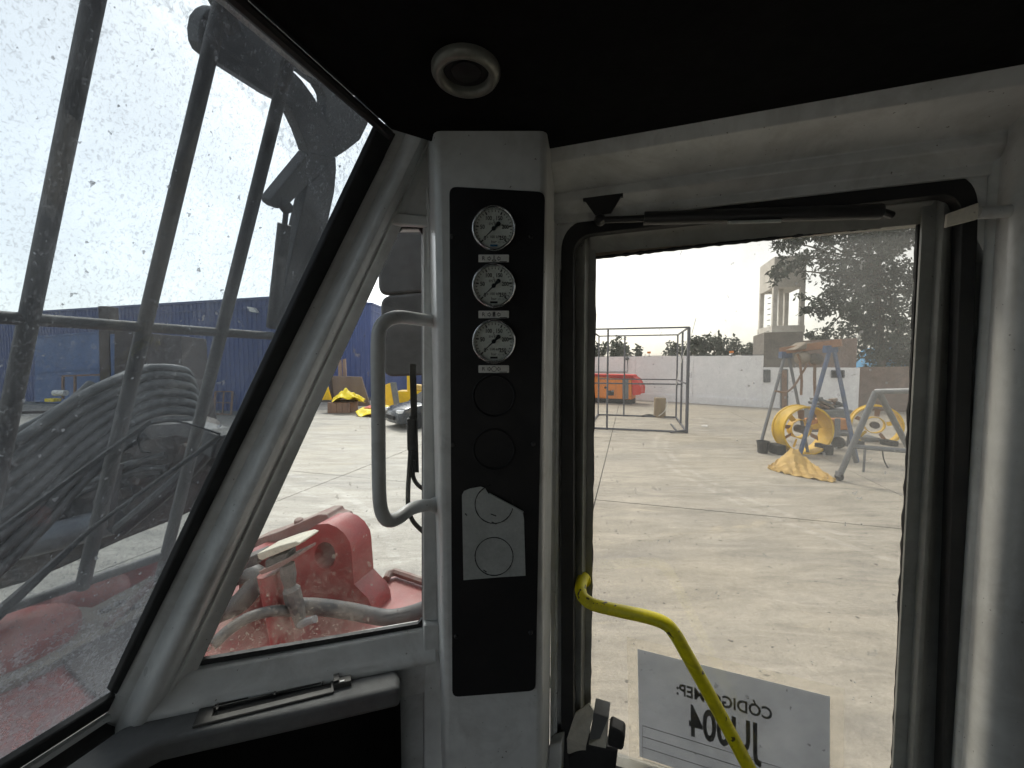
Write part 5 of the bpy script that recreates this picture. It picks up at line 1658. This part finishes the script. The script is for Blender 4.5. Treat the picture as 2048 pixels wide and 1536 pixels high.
# stump
sg_ = G(1319, 834)
stp = thing("wooden_stump", "upright wooden log stump inside the cage frame", "stump", sg_)
mb = MB(); R = .27; mb.lathe([(R * 1.03, 0), (R, .1), (R * .98, .5), (R * 1.0, .90), (R * .96, .92), (.0001, .925)], sg_, ZUP, 28); mb.jitter(.008, 2); build("log", mb, m_wood, stp, smooth=50)
mb = MB(); mb.tube([sg_ + V((-.15, -.3, .1)), sg_ + V((.05, -.32, .25)), sg_ + V((.2, -.28, .45)), sg_ + V((.32, -.1, .75))], .018, 6, 4); build("rope", mb, m_dial, stp)
cab_ = MB(); cab_.tube([G(1285, 834) + V((0, 0, .04)), G(1297, 832) + V((0, 0, .05)), G(1308, 833) + V((0, 0, .04))], .05, 8, 4)
tag(build("black_cable", cab_, m_rubber, smooth=60), "short black cable end lying beside the wooden stump", "cable")
sp2 = MB(); c = G(1409, 853); sp2.prism([c + V((-.14, -.02, .005)), c + V((.1, -.06, .005)), c + V((.16, .04, .03)), c + V((-.08, .07, .02))], V((0, 0, .01)))
tag(build("paper_scrap", sp2, m_scrap, smooth=0), "white scrap of paper on the open concrete", "litter")

# blue A-frame gantry
gt = thing("hoist_gantry", "blue and grey A-frame hoist gantry with rusty top beam", "gantry", G(1600, 912))
apL = Yp(1571, 706, 12.2); apR = Yp(1661, 694, 11.3)
def leg(p, q, r, mat, nm="leg"):
    mb = MB(); mb.tube([p, q], r, 10); build(nm, mb, mat, gt)
leg(apL, G(1517, 904), .045, m_gantryleg); leg(apL + V((.08, 0, 0)), G(1616, 906), .042, m_gantryleg)
leg(apR, G(1598, 915), .056, m_bluegantry); leg(apR + V((.08, 0, 0)), G(1714, 924), .052, m_bluegantry)
mb = MB(); bd_ = (apR - apL).normalized(); mb.bar(apL - bd_ * .15 + V((0, 0, .08)), apR + bd_ * .25 + V((0, 0, .08)), .14, .20); build("top_beam", mb, m_rust, gt, smooth=0, bevel=.01)
mb = MB(); mb.prism([Yp(1590, 700, 11.7), Yp(1615, 683, 11.7), Yp(1632, 686, 11.7), Yp(1650, 696, 11.7)], V((0, .5, 0))); build("sack_on_beam", mb, m_dusty, gt, smooth=0, bevel=.05)
for p in (apL, apR):
    mb = MB(); mb.box(p - V((0, 0, .06)), V((.16, 0, 0)), V((0, .08, 0)), V((0, 0, .10))); build("apex_plate", mb, m_bluegantry, gt, smooth=0)
hoist = thing("chain_hoist", "tangled chain hoist hanging under the gantry's rusty beam", "hoist", Yp(1620, 740, 11.7))
mb = MB(); mb.lathe([(.0001, -.2), (.16, -.14), (.2, 0), (.16, .14), (.0001, .2)], Yp(1605, 716, 11.8), V((1, 0, .2)), 12); build("hoist_body", mb, m_dusty, hoist)
mb = MB(); mb.lathe([(.0001, -.2), (.14, -.12), (.17, 0), (.14, .12), (.0001, .2)], Yp(1632, 718, 11.7), V((1, 0, -.3)), 12); build("hoist_body", mb, m_brickgrey, hoist)
r5 = random.Random(21)
for k, (pts, rr) in enumerate((([(1604, 710), (1612, 730), (1603, 748), (1588, 772), (1572, 784), (1550, 782)], .03), ([(1600, 725), (1603, 760), (1602, 790)], .035), ([(1630, 720), (1629, 760), (1630, 800), (1626, 840)], .04), ([(1595, 708), (1601, 722), (1612, 716), (1622, 730), (1636, 722)], .03))):
    mb = MB(); mb.tube([Yp(x, y, 11.7) for x, y in pts], rr, 7, 5); build("chain", mb, m_rustbox, hoist)
bk = thing("black_bucket", "small black bucket at the gantry's left foot", "bucket", G(1522, 906))
mb = MB(); g_ = G(1522, 906) + V((.05, 0, 0)); mb.lathe([(.12, 0), (.165, .33), (.175, .33), (.175, .35), (.155, .35), (.11, .02), (.0001, .02)], g_, ZUP, 20); build("pail", mb, m_bucket, bk)
mb = MB(); mb.tube([g_ + V((-.17, 0, .33)), g_ + V((-.1, -.08, .22)), g_ + V((.1, -.08, .22)), g_ + V((.17, 0, .33))], .008, 6, 4); build("handle", mb, m_gpipe, bk)

# fan casings
fc = Yp(1617, 862, 11.2)
c1_ = casing("fan_casing", "large yellow fan casing with blades under the gantry", fc, V((.06, .99, 0)), .70, .55, 9, group="yellow fan casings on the right")
for x in (1568, 1664):
    g_ = G(x, 912)
    mb = MB(); mb.box(g_ + V((0, .3, .14)), V((.12, 0, 0)), V((0, .22, 0)), V((0, 0, .14))); build("support_block", mb, m_tyre, c1_, smooth=0, bevel=.03)
fc2 = Yp(1754, 852, 12.9)
c2_ = casing("fan_casing", "second yellow fan casing behind the grey pipe trestle", fc2, V((.45, .9, 0)), .68, .35, 5, group="yellow fan casings on the right")
for x in (1722, 1790):
    g_ = G(x, 893)
    mb = MB(); mb.box(g_ + V((0, .2, .08)), V((.12, 0, 0)), V((0, .2, 0)), V((0, 0, .08))); build("support_block", mb, m_tyre, c2_, smooth=0, bevel=.02)

# orange tool box on a stand
ob = thing("orange_tool_box", "long orange box with a grey strap on a low cart behind the yellow casing", "tool box", G(1660, 897))
q0_ = Yp(1620, 860, 12.1); q1_ = Yp(1698, 860, 12.0)
mb = MB(); dz_ = V((0, 0, .33)); mb.prism([q0_, q1_, q1_ + dz_, q0_ + dz_], V((.05, .35, 0))); build("body", mb, m_boxorange, ob, smooth=0, bevel=.03)
mb = MB(); mb.bar(q0_ + V((-.05, .1, -.03)), q1_ + V((.05, .1, -.03)), .3, .05); build("shelf", mb, m_gantryleg, ob, smooth=0)
mb = MB(); mb.prism([Yp(1670, 874, 11.93), Yp(1681, 874, 11.93), Yp(1681, 837, 11.93), Yp(1670, 837, 11.93)], V((.03, .05, 0))); build("strap", mb, m_gantryleg, ob, smooth=0)
for x in (1673, 1700, 1640):
    mb = MB(); p_ = Yp(x, 864, 12.2); mb.tube([p_, V((p_.x, p_.y + .1, 0))], .04, 8); build("leg", mb, m_gantryleg, ob)
mb = MB(); c = G(1676, 897); mb.lathe([(.10, -.06), (.17, -.06), (.18, 0), (.17, .06), (.10, .06)], c + V((0, 0, .18)), V((.9, .4, 0)), 20); build("wheel", mb, m_tyre, ob)
# pile of scrap behind
pile = thing("scrap_pile", "heap of grey scrap on a dark bench before the pump house", "scrap", G(1665, 840))
mb = MB(); a = Yp(1645, 840, 16.5); b = Yp(1705, 840, 16.5); mb.abox(a.x, b.x, 16.5, 17.6, .02, .62); build("bench", mb, m_greyb, pile, smooth=0, bevel=.02)
r6 = random.Random(5)
for k in range(14):
    mb = MB(); c = V((r6.uniform(a.x, b.x), r6.uniform(16.6, 17.4), .66 + r6.random() * .35)); s_ = r6.uniform(.08, .3)
    mb.box(c, V((s_, 0, s_ * r6.uniform(-.6, .6))), V((0, .12, 0)), V((-.02, 0, .05))); build("scrap_piece", mb, r6.choice([m_greyb, m_rustbox, m_dusty]), pile, smooth=0)
for k, (x, y, w2, h2, lab) in enumerate(((1690, 872, 30, 6, "flat pale steel tray on the ground between the two fan casings"), (1745, 884, 34, 7, "flat dark steel tray under the second fan casing"))):
    p_ = G(x - w2 / 2, y); q_ = G(x + w2 / 2, y)
    mb = MB(); mb.prism([p_, q_, q_ + V((.2, .7, 0)), p_ + V((.2, .7, 0))], V((0, 0, .12)))
    tag(build("steel_tray", mb, m_gpipe if k == 0 else m_greyb, smooth=0, bevel=.02), lab, "tray", "trays by the fan casings")

# near pipe trestle
tt = thing("pipe_trestle", "grey galvanised pipe trestle on castors, nearest on the right", "trestle", G(1674, 966))
def tpipe(p, q, r=.058, nm="pipe"):
    mb = MB(); mb.tube([p, q], r, 14); build(nm, mb, m_gpipe, tt)
t1 = Yp(1752, 783, 8.3); t2 = Yp(1870, 780, 7.4)
f1 = G(1678, 962); f2 = G(1862, 985)
tpipe(t1, f1 + V((0, 0, .1)), .058, "leg"); tpipe(t1 + V((.05, 0, 0)), G(1838, 945) + V((0, 0, .1)), .058, "leg"); tpipe(t1, t2, .058, "top_pipe")
k1 = t1.lerp(f1, .60); k2 = Yp(1850, 905, 7.9); tpipe(k1, k2, .05, "cross_pipe")
tpipe(Yp(1730, 896, 8.4), Yp(1727, 944, 8.4), .022, "drop_pipe"); tpipe(Yp(1704, 893, 9.0), Yp(1712, 925, 9.0), .045, "stub_leg")
mb = MB(); mb.tube([Yp(1765, 902, 8.2), Yp(1768, 920, 8.2), Yp(1776, 936, 8.2)], .012, 6, 4); build("loose_cable", mb, m_rubber, tt)
mb = MB(); mb.lathe([(.02, -.03), (.085, -.03), (.095, 0), (.085, .03), (.02, .03)], f1 + V((0, 0, .095)), V((1, .2, 0)), 18); build("castor_wheel", mb, m_tyre, tt)
mb = MB(); mb.box(f1 + V((0, 0, .16)), V((.05, 0, 0)), V((0, .06, 0)), V((0, 0, .06))); build("castor_fork", mb, m_gantryleg, tt, smooth=0, bevel=.01)
def ridge_tarp():
    us = [(1537, 938), (1552, 944), (1575, 949), (1600, 955), (1632, 961), (1668, 966)]
    bs = [(1540, 935), (1560, 929), (1590, 925), (1620, 930), (1645, 944), (1668, 961)]
    hs = [.03, .20, .44, .26, .12, .03]
    F_ = [G(*p) for p in us]; B_ = [G(*p) for p in bs]
    rows = []
    r_ = random.Random(3)
    for k, (w_, hf) in enumerate(((0, .02), (.10, .16), (.24, .55), (.42, 1.0), (.6, .74), (.8, .3), (1, .02))):
        pts = []
        for f, b, h in zip(F_, B_, hs):
            pts.append(f.lerp(b, w_) + V((r_.uniform(-.05, .05), r_.uniform(-.04, .04), .015 + h * hf * r_.uniform(.8, 1.15))))
        rows.append(catmull(pts, 5))
    cols = [catmull([r[i] for r in rows], 4) for i in range(len(rows[0]))]
    for ci, c in enumerate(cols):
        for ki, p in enumerate(c):
            p.z = max(.012, p.z + .03 * math.sin(ci * 1.7 + ki * .9) + .025 * math.sin(ki * 2.1 - ci * .6))
    mb = MB(); mb.loft(cols)
    o = build("ochre_tarpaulin", mb, m_tarpy, smooth=40)
    sm = o.modifiers.new("thickness", 'SOLIDIFY'); sm.thickness = .008
    tag(o, "ochre tarpaulin lying crumpled on the concrete before the yellow casing", "tarpaulin")
ridge_tarp()
